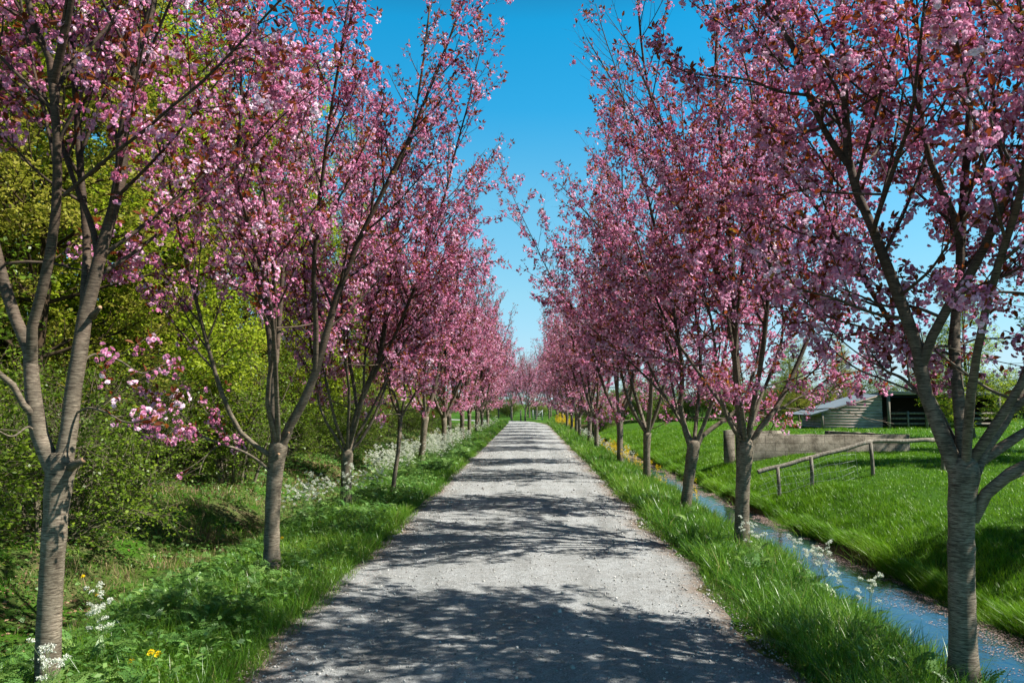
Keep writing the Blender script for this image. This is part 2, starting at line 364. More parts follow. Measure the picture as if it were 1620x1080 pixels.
def frond_t(rng, L=0.26):
    polys = []
    for k in range(9):
        t = 0.25 + 0.75 * k / 8; x = L * t; z = L * (0.5 * t - .62 * t * t); w_ = L * .42 * (1.15 - t) + .012
        for sgn in (-1, 1):
            n = 3 if k < 6 else 1
            for q in range(n):
                y0 = sgn * w_ * (q + .2) / n; y1 = sgn * w_ * (q + 1.1) / n; dx = rng.uniform(.25, .5) * w_; h = .016 + .012 * (1 - t)
                zz = z + rng.uniform(-.012, .012)
                polys.append([[x, y0, zz], [x + dx * .5 + h * .5, (y0 + y1) / 2, zz + .006], [x + dx, y1, zz - .01], [x + dx * .5 - h, (y0 + y1) / 2 + sgn * .004, zz + .004]])
    polys.append([[0, -.002, 0], [0, .002, 0], [L, .001, L * -.12], [L, -.001, L * -.12]])
    return tmpl(polys)
FRONDS = [frond_t(RT) for _ in range(3)]

# ------------------------------------------------------------------ terrain
KX = [-90, -30, -12, -7.2, -6.2, -5.5, -4.9, -4.2, -3.6, -3.0, -2.2, -1.6, 0, 1.6, 2.2, 2.7, 3.15, 3.6, 4.0, 4.8, 5.55, 5.68, 6.2, 7.0, 8.8, 12, 20, 40, 160]
KZ = [.6, .35, .12, .0, -.22, -.6, -.72, -.52, -.16, -.03, .0, .0, .02, .0, -.02, -.10, -.38, -.8, -1.05, -1.12, -.98, -.84, -.56, -.28, .06, .18, .28, .35, .5]
KZ2 = [.6, .35, .12, .0, -.02, -.03, -.03, -.03, -.03, -.02, -.0, .0, .0, .0, -.0, -.0, -.0, -.0, -.0, -.0, -.0, -.0, .0, .0, .03, .1, .2, .35, .5]
def vnoise(x, y):
    return (np.sin(x * 1.7 + 1.3 * np.sin(y * .9)) * np.sin(y * 1.3 + 1.1 * np.sin(x * 1.1 + 2)) * .5 + np.sin(x * 4.1 + y * 2.3 + 1.7) * np.sin(y * 3.7 - x * 1.9) * .25
            + np.sin(x * 9.3 - y * 7.1) * np.sin(y * 8.7 + x * 6.3 + .5) * .12)
def path_mid(y):
    "centre x of the lane for a given y (only up to the bend)"
    return -.08 - np.clip((y - 62) / 16, 0, 1) ** 2 * 1.4
def zt(x, y):
    x = np.asarray(x, float); y = np.asarray(y, float)
    t = np.clip((y - 66) / 12, 0, 1); t = t * t * (3 - 2 * t)
    x = x + np.interp(x, [2.8, 3.4, 6.4, 7.5], [0, 1, 1, 0]) * (.13 * np.sin(y * .9 + 1) + .07 * np.sin(y * 2.3) + .04 * np.sin(y * 5.1 + 2))
    z = np.interp(x, KX, KZ) * (1 - t) + np.interp(x, KX, KZ2) * t
    amp = np.interp(x, [-12, -4, -2.2, -1.5, 1.4, 2.2, 3.2, 3.8, 5.5, 6.2, 9, 30], [.12, .1, .04, .0, .0, .035, .05, .02, .02, .07, .06, .1]) * (1 - t * .8)
    return z + amp * vnoise(x, y)
def ground():
    xs = np.unique(np.concatenate([np.linspace(-9, 13, 150), np.linspace(-40, -9, 30), np.linspace(13, 60, 30), np.array([-800, -400, -200, -120, -90, -60, 80, 120, 160, 250, 450, 900])]))
    ys = np.unique(np.concatenate([np.linspace(-6, 30, 170), np.linspace(30, 110, 130), np.array([-40, -20, 120, 140, 170, 220, 300, 450, 700, 1200, 2000])]))
    X, Y = np.meshgrid(xs, ys); Z = zt(X, Y)
    nx, ny = len(xs), len(ys); g = Geo()
    i = np.arange(ny - 1)[:, None]; j = np.arange(nx - 1)[None, :]; a = i * nx + j
    g.add(np.stack([X, Y, Z], -1), np.stack([a, a + 1, a + nx + 1, a + nx], -1), np.full((nx - 1) * (ny - 1), 4))
    o = g.obj('ground', M_GROUND, smooth=True); tag(o, kind='structure')
    soil = np.interp(X, [-30, -8, -6.6, -5, -4.0, -3.4, -1.9, 1.7, 2.2, 3.2, 3.7, 5.6, 5.9, 7, 30], [.75, .58, .42, .50, .36, .1, .45, .45, .2, .3, .6, .7, .25, 0, -.1])
    soil = np.where(Y > 75, soil * .3, soil)
    at = o.data.attributes.new('soil', 'FLOAT', 'POINT'); at.data.foreach_set('value', soil.ravel().astype(np.float32))
ground()

def lane():
    C = []
    for y in np.arange(-5, 76, .25): C.append((path_mid(y) if y <= 78 else 0, y))
    # bend to the left after y = 76
    p = np.array(C[-1]); h = math.pi / 2 + .18; k = 0.0
    for s in range(160):
        h = min(h + .028, math.radians(172)); p = p + .5 * np.array([math.cos(h), math.sin(h)]); C.append(tuple(p))
    C = np.array(C); T = norm(np.gradient(C, axis=0)); N = np.stack([T[:, 1], -T[:, 0]], 1)
    rng = np.random.default_rng(3); n = len(C); cols = 15
    s = np.arange(n) * .25
    wl = 1.85 + .09 * np.sin(s * 1.1) + .06 * np.sin(s * 2.9 + 1) + .04 * rng.normal(size=n); wr = 1.84 + .08 * np.sin(s * 1.3 + 2) + .06 * np.sin(s * 3.3) + .04 * rng.normal(size=n)
    g = Geo(); V = []; E = []
    for c in range(cols):
        u = -1 + 2 * c / (cols - 1); off = np.where(u < 0, u * wl, u * wr)
        q = C + N * off[:, None]; z = .012 + .02 * (1 - u * u) - .016 * (abs(u) > .99) + .006 * np.exp(-((abs(u) - .55) / .15) ** 2) * -1
        V.append(np.column_stack([q, zt(q[:, 0], q[:, 1]) + z])); E.append(np.full(n, max(0, abs(u) - .6) / .4))
    V = np.stack(V, 1); E = np.stack(E, 1)
    i = np.arange(n - 1)[:, None]; j = np.arange(cols - 1)[None, :]; a = i * cols + j
    g.add(V, np.stack([a, a + 1, a + cols + 1, a + cols], -1), np.full((n - 1) * (cols - 1), 4))
    o = g.obj('gravel_path', M_GRAVEL, smooth=True); tag(o, kind='structure')
    at = o.data.attributes.new('edge', 'FLOAT', 'POINT'); at.data.foreach_set('value', E.ravel().astype(np.float32))
    # loose stones and fallen petals
    g = Geo(); N_ = 15000; y = 3.5 + 26 * rng.random(N_) ** 1.8; x = rng.uniform(-1.85, 1.75, N_); x = np.where(rng.random(N_) < .5, np.sign(x) * (1.75 - np.abs(rng.normal(0, .28, N_))), x)
    so = np.array([[1, 0, 0], [0, 1, 0], [-1, 0, 0], [0, -1, 0], [0, 0, .7], [0, 0, -.7]], float)
    F = np.array([0, 1, 4, 1, 2, 4, 2, 3, 4, 3, 0, 4, 1, 0, 5, 2, 1, 5, 3, 2, 5, 0, 3, 5])
    S = rng.lognormal(math.log(.0045), .45, N_) * (1 + .04 * y)
    g.inst((so, F, np.full(8, 3)), rand_rot(rng, N_, S), np.column_stack([x, y, zt(x, y) + .014 + .02 * np.clip(1 - (x / 1.7) ** 2, 0, 1) + S * .2]), rng.random(N_))
    tag(g.obj('loose_gravel', M_STONE), 'loose pale and dark stones scattered over the lane and along its edges', 'gravel', kind='stuff')
lane()
def lane_petals():
    rng = np.random.default_rng(12); N = 9000; y = 3.5 + 35 * rng.random(N) ** 1.6; sd = np.sign(rng.random(N) - .5); x = sd * (1.86 - np.abs(rng.normal(0, .3, N))) - .03
    k = vnoise(x * 3, y * 1.5) > -.1; x, y = x[k], y[k]; n = len(x); g = Geo(); pt = tmpl([[[-.5, -.4, 0], [.5, -.3, 0.1], [.45, .4, .0], [-.4, .45, 0.1]]])
    g.inst(pt, zrot(rng.uniform(0, 6.28, n), rng.uniform(.008, .015, n) * np.clip(y / 9, 1, 2.5)), np.column_stack([x, y, zt(x, y) + .02 + .02 * np.clip(1 - (x / 1.8) ** 2, 0, 1)]), rng.random(n))
    tag(g.obj('lane_petals', M_FPETAL), 'faded pink petals and bud scales littering the edges of the gravel lane', 'petals', kind='stuff')
lane_petals()

def water():
    g = Geo(); ys = np.linspace(-6, 74, 120); V = []
    for y in ys: V += [[3.2, y, -.9], [6.1, y, -.9]]
    i = np.arange(len(ys) - 1) * 2
    g.add(V, np.stack([i, i + 1, i + 3, i + 2], -1), np.full(len(ys) - 1, 4))
    tag(g.obj('stream_water', M_WATER), kind='structure')
    rng = np.random.default_rng(8); g = Geo()
    N = 90000; y = 3 + 60 * rng.random(N) ** 1.7; x = np.where(rng.random(N) < .62, 5.6 - np.abs(rng.normal(0, .30, N)) - .25 * np.clip(vnoise(y * .7, y * .2), 0, 1), rng.uniform(3.6, 5.6, N))
    keep = (vnoise(x * 2.2, y * 1.1) + .5 * vnoise(x * 6, y * 5) > -.12 + .75 * np.clip(5.15 - x, 0, .45)) & (zt(x, y) < -.86)
    x, y = x[keep], y[keep]; n = len(x)
    pt = tmpl([[[-.5, -.4, 0], [.5, -.3, 0], [.45, .4, .0], [-.4, .45, 0]]]); wd = 5.6
    S = rng.uniform(.008, .018, n) * np.clip(y / 14, 1, 3)
    g.inst(pt, zrot(rng.uniform(0, 6.28, n), S), np.column_stack([x, y, np.full(n, -.895) + rng.uniform(0, .003, n)]), rng.random(n))
    tag(g.obj('floating_petals', M_FPETAL), 'fallen blossom petals drifting on the narrow stream', 'petals', kind='stuff')
water()

# ------------------------------------------------------------------ grass and weeds
def scatter(rng, x0, x1, y0, y1, N, p=1.6):
    y = y0 + (y1 - y0) * rng.random(N) ** p
    lo = np.maximum(x0, -.66 * y - 3.5 + 0 * y); hi = np.minimum(x1, .66 * y + 3.5)
    k = hi > lo; y, lo, hi = y[k], lo[k], hi[k]
    # keep areal density even: thin by strip width
    k = rng.random(len(y)) < (hi - lo) / (x1 - x0) + .15; y, lo, hi = y[k], lo[k], hi[k]
    return lo + (hi - lo) * rng.random(len(y)), y
def grass(name, label, mat, zones, seed, blades=BLADES, straw=0.0):
    rng = np.random.default_rng(seed); g = Geo()
    for (x0, x1, y0, y1, N, p, h0, h1, wd, nz) in zones:
        x, y = scatter(rng, x0, x1, y0, y1, N, p)
        cl = vnoise(x * 1.3 + 3, y * 1.3) + .6 * vnoise(x * 3.1, y * 3.1)
        k = cl + rng.normal(0, .25, len(x)) > nz; x, y, cl = x[k], y[k], cl[k]
        n = len(x); H = rng.uniform(h0, h1, n) * (1 + .35 * np.clip(cl, -1, 1)); W = wd * np.clip(y / 7, .8, 6) ** .8 * rng.uniform(.7, 1.3, n)
        H *= np.clip(y / 30, 1, 1.3); cl = cl + .8 * vnoise(x * .45 + 11, y * .35 + 5)
        a = rng.uniform(0, 6.28, n); M = zrot(a, 1.0)
        tilt = rng.normal(0, .3, (n, 2)); tilt[:, 0] -= np.where((x > 5.6) & (x < 5.98), .7, 0); M = M.copy(); M[:, 0, 2] += tilt[:, 0]; M[:, 1, 2] += tilt[:, 1]
        M[:, :, 0] *= H[:, None]; M[:, :, 1] *= W[:, None]; M[:, :, 2] *= H[:, None]
        Pt = np.column_stack([x, y, zt(x, y) - .01]); T = np.clip(.5 + .3 * cl + rng.normal(0, .2, n), 0, .96)
        T = np.where(rng.random(n) < .022, 1.0, T)
        b = rng.integers(0, len(blades), n)
        for q in range(len(blades)): g.inst(blades[q], M[b == q], Pt[b == q], T[b == q])
    return tag(g.obj(name, mat), label, 'grass', kind='stuff')
grass('right_verge_grass', 'long lush grass on the narrow verge between lane and stream', M_VGRASS,
      [(1.70, 2.0, 3.5, 74, 16000, 1.9, .05, .16, .0045, -.3), (1.85, 3.3, 3.5, 30, 60000, 1.6, .14, .34, .0068, -9), (1.9, 3.3, 28, 76, 22000, 1, .15, .38, .005, -9), (3.0, 3.75, 3.5, 60, 26000, 1.7, .15, .42, .006, -.4), (3.6, 3.95, 3.5, 50, 5000, 1.6, .2, .42, .006, .4), (5.2, 5.7, 5, 50, 5000, 1.6, .2, .4, .005, .45)], 21)
grass('left_verge_grass', 'green grass on the verge left of the lane', M_VGRASS,
      [(-2.1, -1.72, 3.5, 74, 20000, 1.9, .04, .13, .0045, -.25), (-3.7, -1.85, 3.5, 30, 110000, 1.6, .07, .25, .0045, -.8), (-3.6, -1.85, 28, 76, 26000, 1, .12, .3, .005, -9),
       (-9, -3.6, 5, 70, 90000, 1.5, .06, .22, .005, .08)], 22)
grass('meadow_grass', 'bright green meadow grass on the far side of the stream', M_GRASS,
      [(5.62, 5.95, 5, 60, 42000, 1.6, .12, .26, .0055, -.6), (5.66, 7.4, 6, 75, 130000, 1.7, .06, .15, .0045, -9), (7.2, 14, 8, 60, 240000, 1.6, .035, .095, .005, -9), (5.9, 16, 6, 60, 60000, 1.5, .10, .2, .0055, .85), (13, 45, 18, 90, 110000, 1.3, .05, .12, .007, -9), (3, 14, 70, 110, 16000, 1, .1, .2, .006, -9)], 23, BLADES_S)
grass('dry_grass', 'tan dead grass tufts on the ditch banks under the trees', M_STRAW,
      [(-7.5, -3.6, 5, 60, 60000, 1.5, .05, .24, .0045, .2), (5.4, 5.75, 6, 60, 4000, 1.5, .05, .14, .005, .1)], 24)

def weeds():
    rng = np.random.default_rng(31); g = Geo()
    for (x0, x1, y0, y1, N, s0, s1, cut) in [(-3.9, -2.1, 3.5, 22, 6500, .25, .6, -.05), (-3.6, -2.0, 20, 70, 3000, .6, 1.2, -.1), (-7, -3.8, 5, 40, 1500, .3, .8, .2), (2.1, 3.3, 5, 70, 2200, .35, .8, .1)]:
        x, y = scatter(rng, x0, x1, y0, y1, N, 1.5); cl = vnoise(x * 1.1 + 9, y * 1.1); k = cl + rng.normal(0, .2, len(x)) > cut; x, y, cl = x[k], y[k], cl[k]
        n = len(x); az = rng.uniform(0, 6.28, n); el = rng.uniform(.1, .8, n)
        D = np.column_stack([np.cos(az) * np.cos(el), np.sin(az) * np.cos(el), np.sin(el)])
        M = frame_rot(D, rng.normal(0, .35, n), rng.uniform(s0, s1, n)); Pt = np.column_stack([x, y, zt(x, y) + rng.uniform(0, .16, n)])
        T = np.clip(.5 + .25 * cl + rng.normal(0, .2, n), 0, 1); b = rng.integers(0, 3, n)
        for q in range(3): g.inst(FRONDS[q], M[b == q], Pt[b == q], T[b == q])
    # broad leaved nettles and ground ivy
    for (x0, x1, y0, y1, N, s0, s1, cut) in [(-4.2, -1.9, 3.5, 40, 30000, .03, .06, -.1), (-8, -3.8, 5, 50, 34000, .03, .07, 0.0), (2.1, 3.5, 4, 60, 9000, .03, .06, .15)]:
        x, y = scatter(rng, x0, x1, y0, y1, N, 1.5); cl = vnoise(x * 1.6 + 4, y * 1.6 + 7); k = cl + rng.normal(0, .2, len(x)) > cut; x, y, cl = x[k], y[k], cl[k]
        n = len(x); az = rng.uniform(0, 6.28, n); el = rng.uniform(-.4, .6, n)
        D = np.column_stack([np.cos(az) * np.cos(el), np.sin(az) * np.cos(el), np.sin(el)])
        M = frame_rot(D, rng.normal(0, .5, n), rng.uniform(s0, s1, n) * np.clip(y / 12, 1, 2)); Pt = np.column_stack([x, y, zt(x, y) + rng.uniform(.01, .2, n)])
        g.inst(LEAF_Q, M, Pt, np.clip(.45 + .3 * cl + rng.normal(0, .22, n), 0, 1))
    tag(g.obj('verge_weeds', M_WEED), 'leafy weeds and ferny cow parsley leaves growing low on both verges', 'weeds', kind='stuff')
    g = Geo(); N = 70000; x, y = scatter(rng, -14, -3.9, 5, 60, N, 1.5); n = len(x)
    k = vnoise(x * .9, y * .9) + rng.normal(0, .3, n) > -.1; x, y = x[k], y[k]; n = len(x)
    D = rng.normal(size=(n, 3)); D[:, 2] *= .25
    g.inst(LEAF_Q, frame_rot(D, rng.normal(0, .5, n), rng.uniform(.03, .06, n) * np.clip(y / 14, 1, 2)), np.column_stack([x, y, zt(x, y) + rng.uniform(.0, .03, n)]), rng.random(n))
    tag(g.obj('leaf_litter', M_LITTER), 'brown fallen leaves and bare earth under the woodland edge', 'leaf litter', kind='stuff')
weeds()

# ------------------------------------------------------------------ branch growth
def resample(pts, n):
    pts = np.asarray(pts, float)
    if len(pts) > 2:  # Catmull-Rom
        q = np.vstack([2 * pts[0] - pts[1], pts, 2 * pts[-1] - pts[-2]]); out = []
        for i in range(len(pts) - 1):
            p0, p1, p2, p3 = q[i:i + 4]
            for t in np.linspace(0, 1, 9)[:-1]:
                out.append(.5 * (2 * p1 + (p2 - p0) * t + (2 * p0 - 5 * p1 + 4 * p2 - p3) * t * t + (3 * p1 - p0 - 3 * p2 + p3) * t ** 3))
        out.append(pts[-1]); pts = np.array(out)
    d = np.r_[0, np.cumsum(np.linalg.norm(np.diff(pts[:, :3], axis=0), axis=1))]
    s = np.linspace(0, d[-1], n)
    return np.stack([np.interp(s, d, pts[:, k]) for k in range(pts.shape[1])], 1), d[-1]

def sample_paths(Q, R, step, t0, rng, jitter=.5):
    "points along a bundle of paths Q (B,n,3); returns pts, tangents, fraction, radius, length of the parent"
    B, n, _ = Q.shape
    if B == 0: return [np.zeros((0, 3))] * 2 + [np.zeros(0)] * 3
    Ls = np.linalg.norm(np.diff(Q, axis=1), axis=2).sum(1)
    cnt = np.maximum(1, (Ls * (1 - t0) / step + rng.random(B)).astype(int))
    idx = np.repeat(np.arange(B), cnt); k = np.arange(len(idx)) - np.repeat(np.cumsum(cnt) - cnt, cnt)
    t = t0 + (1 - t0) * (k + .5 + jitter * (rng.random(len(idx)) - .5)) / cnt[idx]; t = np.clip(t, 0, .999)
    f = t * (n - 1); i = f.astype(int); u = (f - i)[:, None]
    p = Q[idx, i] * (1 - u) + Q[idx, i + 1] * u; T = norm(Q[idx, i + 1] - Q[idx, i])
    r = R[idx, i] * (1 - u[:, 0]) + R[idx, i + 1] * u[:, 0]
    return p, T, t, r, Ls[idx]

def shoots(p, T, L, r0, rng, ang, up, centre, out, n=6, wob=.05):
    N = len(p)
    rv = rng.normal(size=(N, 3)); perp = norm(rv - (rv * T).sum(1, keepdims=True) * T)
    o = p - centre; o[:, 2] = 0; o = norm(o)
    perp = norm(perp + out * o)
    A = rng.uniform(ang[0], ang[1], N)[:, None]
    D = norm(T * np.cos(A) + perp * np.sin(A) + np.array([0, 0, up * .5]))
    Q = np.zeros((N, n, 3)); Q[:, 0] = p; step = (L / (n - 1))[:, None]
    for i in range(1, n):
        Q[:, i] = Q[:, i - 1] + D * step
        D = norm(D + np.array([0, 0, up * .35]) * 2 / n + rng.normal(0, wob, (N, 3)) * 3 / n)
    R = r0[:, None] * np.linspace(1, .25, n)[None, :] 
    return Q, R

def cherry_crown(limbs, centre, rng, lod, dens=1.0, zmin=1.55, l2len=1.35, keep=None, thin=(5.0, 2.2, .55)):
    "limbs: list of (path (n,3), radii). returns wood Geo, petals Geo, leaf Geo (world coordinates)"
    wood, fl, lf = Geo(), Geo(), Geo()
    n0 = 22; Q0 = []; R0 = []
    for pts, rad in limbs:
        a, _ = resample(np.column_stack([pts, rad]), n0); Q0.append(a[:, :3]); R0.append(a[:, 3])
    Q0 = np.array(Q0); R0 = np.array(R0)
    R0j = R0 * (1 + .05 * rng.normal(size=R0.shape))
    wood.tubes(Q0, R0j, 12 if lod == 0 else (8 if lod == 1 else 5))
    # second order
    p, T, t, r, L = sample_paths(Q0, R0, .17 / dens ** .5, .22, rng)
    k = p[:, 2] > zmin - .35; p, T, t, r, L = p[k], T[k], t[k], r[k], L[k]
    L2 = (.35 + l2len * (1 - t) ** .8 * rng.uniform(.45, 1.1, len(t))) * np.clip(L / 3.0, .62, 1.15) * np.clip(r / .008, .3, 1)
    Q1, R1 = shoots(p, T, L2, np.minimum(r * .55, .005 + .007 * L2), rng, (.5, 1.05), .55, centre, .35, 7)
    # third order
    p, T, t, r, L = sample_paths(Q1, R1, .15 / dens ** .5, .15, rng)
    L3 = rng.uniform(.12, .5, len(t)) * (1.15 - .6 * t)
    Q2, R2 = shoots(p, T, L3, np.minimum(r * .7, .0045), rng, (.4, 1.1), .35, centre, .1, 4)
    if lod < 2:
        wood.tubes(Q1, R1, 5 if lod == 0 else 4, closed_end=False); wood.tubes(Q2, R2, 3, closed_end=False)
    else:
        wood.tubes(Q1[:, ::2], R1[:, ::2] * 1.3, 3, closed_end=False)
    # flowering spurs
    st = {0: .115, 1: .12, 2: .12}[lod] / dens ** .5
    a = sample_paths(Q1, R1, st * 1.3, .1, rng); b = sample_paths(Q2, R2, st, .25, rng); c = sample_paths(Q0, R0, st * 2.2, .45, rng)
    p = np.vstack([a[0], b[0], c[0]]); T = np.vstack([a[1], b[1], c[1]]); tt = np.r_[a[2], b[2], c[2]]
    cut = zmin + .25 * vnoise(p[:, 0] * 2, p[:, 1] * 2); k = p[:, 2] > cut
    # bloom comes in patches: fewer flowers toward the leafy outer tips
    patch = vnoise(p[:, 0] * 2.1 + p[:, 2] * 1.7, p[:, 1] * 2.1 - p[:, 2] * 1.3)
    k &= rng.random(len(p)) < np.clip(.78 + .75 * patch, .08, 1) * (1 - thin[2] * np.clip((p[:, 2] - thin[0]) / thin[1], 0, 1))
    if keep is not None: k &= keep(p)
    p, T, patch = p[k], T[k], patch[k]; n = len(p)
    hi = np.clip((p[:, 2] - 4.6) / 3.0, 0, 1)          # upper shoots: more leaf, less flower
    off = rng.normal(size=(n, 3)); off[:, 2] = -np.abs(off[:, 2]) * .6 + .2; cc = p + norm(off) * .03 - np.array([0, 0, .02])
    nf = np.round(rng.gamma(1.7, (5.0, 3.9, 1.6)[lod], n) * (1 - .6 * hi)).astype(int); nf = np.clip(nf, 0, 26)
    idx = np.repeat(np.arange(n), nf); m = len(idx)
    sp = .0145 * np.sqrt(nf[idx]) + .010; d = norm(rng.normal(size=(m, 3))); fp = cc[idx] + d * (sp * rng.random(m) ** .4)[:, None]
    tree_t = rng.normal(0, .17, n)
    tint = np.clip(.52 + tree_t[idx] + .15 * patch[idx] + rng.normal(0, .12, m), 0, 1)
    bud = rng.random(m) < .18 + .25 * hi[idx]; tint = np.where(bud, tint * .35, tint)
    S = rng.uniform(.78, 1.12, m) * np.where(bud, .5, 1) * {0: 1.0, 1: 1.05, 2: 1.15}[lod]
    F = (FL_NEAR, FL_MID, FL_FAR)[lod]; b = rng.integers(0, len(F), m)
    # flowers face outward from the cluster
    dz = norm(d + rng.normal(0, .22, (m, 3))); ux = norm(np.cross(dz, rng.normal(size=(m, 3)))); M = np.stack([ux, np.cross(dz, ux), dz], 2) * S[:, None, None]
    for q in range(len(F)): fl.inst(F[q], M[b == q], fp[b == q], tint[b == q])
    nl = rng.poisson((2.9, 3.0, 1.8)[lod] + 1.9 * hi, n); idx = np.repeat(np.arange(n), nl); m = len(idx)
    D = norm(T[idx] * .6 + norm(rng.normal(size=(m, 3))) + np.array([0, 0, .15]))
    Mx = frame_rot(D, rng.normal(0, .7, m), rng.uniform(.55, 1.2, m) * (1 if lod < 2 else 1.2))
    tl = np.clip(rng.beta(1.6, 2.2, m) + .25 * (rng.random(m) < .12), 0, 1)
    lf.inst(LEAF_BR if lod == 0 else LEAF_BRF, Mx, p[idx] + D * .015, tl)
    return wood, fl, lf

def skirt(L, rng, n, z0, z1, ln):
    "lateral branches leaving the limbs low down, which fill the crown's lower rim"
    src = [x for x in L if len(x[0]) > 3]
    for k in range(n):
        pts, rad = src[rng.integers(len(src))]; a, _ = resample(np.column_stack([pts, rad]), 40); ok = np.where((a[:, 2] > z0) & (a[:, 2] < z1))[0]
        if len(ok) == 0: continue
        p = a[rng.choice(ok)]; az = k * 6.283 / n + rng.uniform(-.5, .5); v = norm(np.array([math.cos(az), math.sin(az), rng.uniform(-.05, .5)])); q = [p[:3]]; l = ln * rng.uniform(.6, 1.1)
        for i in range(5): q.append(q[-1] + v * l / 5); v = norm(v + rng.normal(0, .17, 3) + [0, 0, .07])
        L.append((np.array(q), np.linspace(min(.012, p[3] * .6), .004, 6)))

def trunk_tube(g, pts, rad, rng, sides=18, n=26):
    a, L = resample(np.column_stack([pts, rad]), n); Q = a[None, :, :3]; R = a[None, :, 3] * (1 + .025 * rng.normal(size=(1, n)))
    g.tubes(Q, R, sides)

def finish_tree(name, base, parts, label, cat, group):
    root = empty(name, base, label, cat, group); ks = []
    for (pn, g, mat, sm) in parts:
        if g.nv == 0: continue
        for v in g.v: v -= np.asarray(base, np.float32)
        ks.append(g.obj(pn, mat, root, sm))
    KIDS[root.name] = ks
    return root

def stub(root, g0, a, b, r):
    "sawn-off branch stub with a pale cut face"
    g = Geo(); g.tubes(np.array([[a, (np.array(a) + b) / 2, b]]), np.array([[r * 1.6, r * 1.1, r * .9]]), 12)
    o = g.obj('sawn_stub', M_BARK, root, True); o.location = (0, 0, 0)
    c = Geo(); d = norm(np.array(b) - np.array(a)); c.tubes(np.array([[np.array(b) - d * .002, np.array(b) + d * .004]]), np.array([[r * .80, r * .80]]), 12)
    oc = c.obj('cut_face', M_CUT, o)
    base = np.array(root.location)
    for ob in (o, oc):
        me = ob.data; co = np.zeros(len(me.vertices) * 3, np.float32); me.vertices.foreach_get('co', co); co = co.reshape(-1, 3) - base.astype(np.float32); me.vertices.foreach_set('co', co.ravel()); me.update()

def hand_tree(name, label, base, trunk, limbs, seed, lod=0, dens=1.0, zmin=1.5, top=7.2, extra=0, stubs=(), sk=(18, 1.45, 4.0, 1.8), l2len=1.35, keep=None, group=None, bare=()):
    """trunk: [(px,py,r)], limbs: list of (list of (px,py), r0, r1, d0, d1, extend) with pixel nodes read off the photograph, at their own depths"""
    rng = np.random.default_rng(seed); d = base[1]
    tp = [P(x, y, d) for x, y, r in trunk]; tr = [r for x, y, r in trunk]
    gw0 = Geo(); trunk_tube(gw0, tp, tr, rng)
    L = []
    seen = [(x, y, d) for x, y, r in trunk]
    for nodes, r0, r1, dd, ext in limbs:
        # a limb leaves its parent at the parent's own depth
        sa = np.array(seen); k = np.argmin(np.hypot(sa[:, 0] - nodes[0][0], sa[:, 1] - nodes[0][1])); d0 = sa[k, 2]
        n = len(nodes); ds = d0 + np.linspace(0, 1, n) ** 1.0 * dd
        for i in range(n - 1):
            for u in np.linspace(0, 1, 8): seen.append((nodes[i][0] * (1 - u) + nodes[i + 1][0] * u, nodes[i][1] * (1 - u) + nodes[i + 1][1] * u, ds[i] * (1 - u) + ds[i + 1] * u))
        pts = [P(x, y, q) for (x, y), q in zip(nodes, ds)]; rad = list(np.linspace(r0, r1, n))
        if ext and pts[-1][2] < top:
            v = norm(pts[-1] - pts[-2]); p = pts[-1]; r = r1
            while p[2] < top * rng.uniform(.9, 1.05) and r > .006:
                v = norm(v + rng.normal(0, .12, 3) + [0, 0, .22]); p = p + v * .55; r *= .78; pts.append(p); rad.append(r)
        L.append((np.array(pts), np.array(rad)))
    # some limbs the picture shows less clearly, filling the crown fore and aft
    c = tp[-1]
    for k in range(extra):
        az = rng.uniform(0, 6.28); v = norm(np.array([math.cos(az) * .55, math.sin(az) * .75, 1.0])); p = np.array(c) - [0, 0, .08]; pts = [p]; rad = [.03]; r = .03
        while p[2] < top * rng.uniform(.8, 1.0) and r > .005:
            p = p + v * .6; v = norm(v + rng.normal(0, .12, 3) + [0, 0, .15]); r *= .84; pts.append(p); rad.append(r)
        L.append((np.array(pts), np.array(rad)))
    skirt(L, rng, *sk)
    w_, fl, lf = cherry_crown(L, np.array([base[0], base[1], 0]), rng, lod, dens, zmin, l2len, keep, (4.6, 2.0, .66) if base[0] > 0 else (5.4, 2.2, .3))
    for nodes, r0, r1, dd in bare:
        n = len(nodes); pts = np.array([P(x, y, q) for (x, y), q in zip(nodes, d + np.linspace(0, 1, n) * dd)])
        a, _ = resample(np.column_stack([pts, np.linspace(r0, r1, n)]), 16); gw0.tubes(a[None, :, :3], a[None, :, 3], 8)
    off = gw0.nv
    # merge trunk and limbs: they are one living piece of wood
    m = Geo(); m.v = gw0.v + w_.v; m.lp = gw0.lp + [x + off for x in w_.lp]; m.sz = gw0.sz + w_.sz; m.t = gw0.t + w_.t; m.nv = gw0.nv + w_.nv
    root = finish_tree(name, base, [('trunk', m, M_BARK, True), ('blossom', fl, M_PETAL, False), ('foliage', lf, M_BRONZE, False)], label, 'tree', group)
    for a, b, r in stubs: stub(root, None, P(*a), P(*b), r)
    return root

GL = 'cherry trees lining the left side of the lane'; GR = 'cherry trees lining the right side of the lane'
def G(x, y): return np.array([x, y, float(zt(x, y)) - .02])
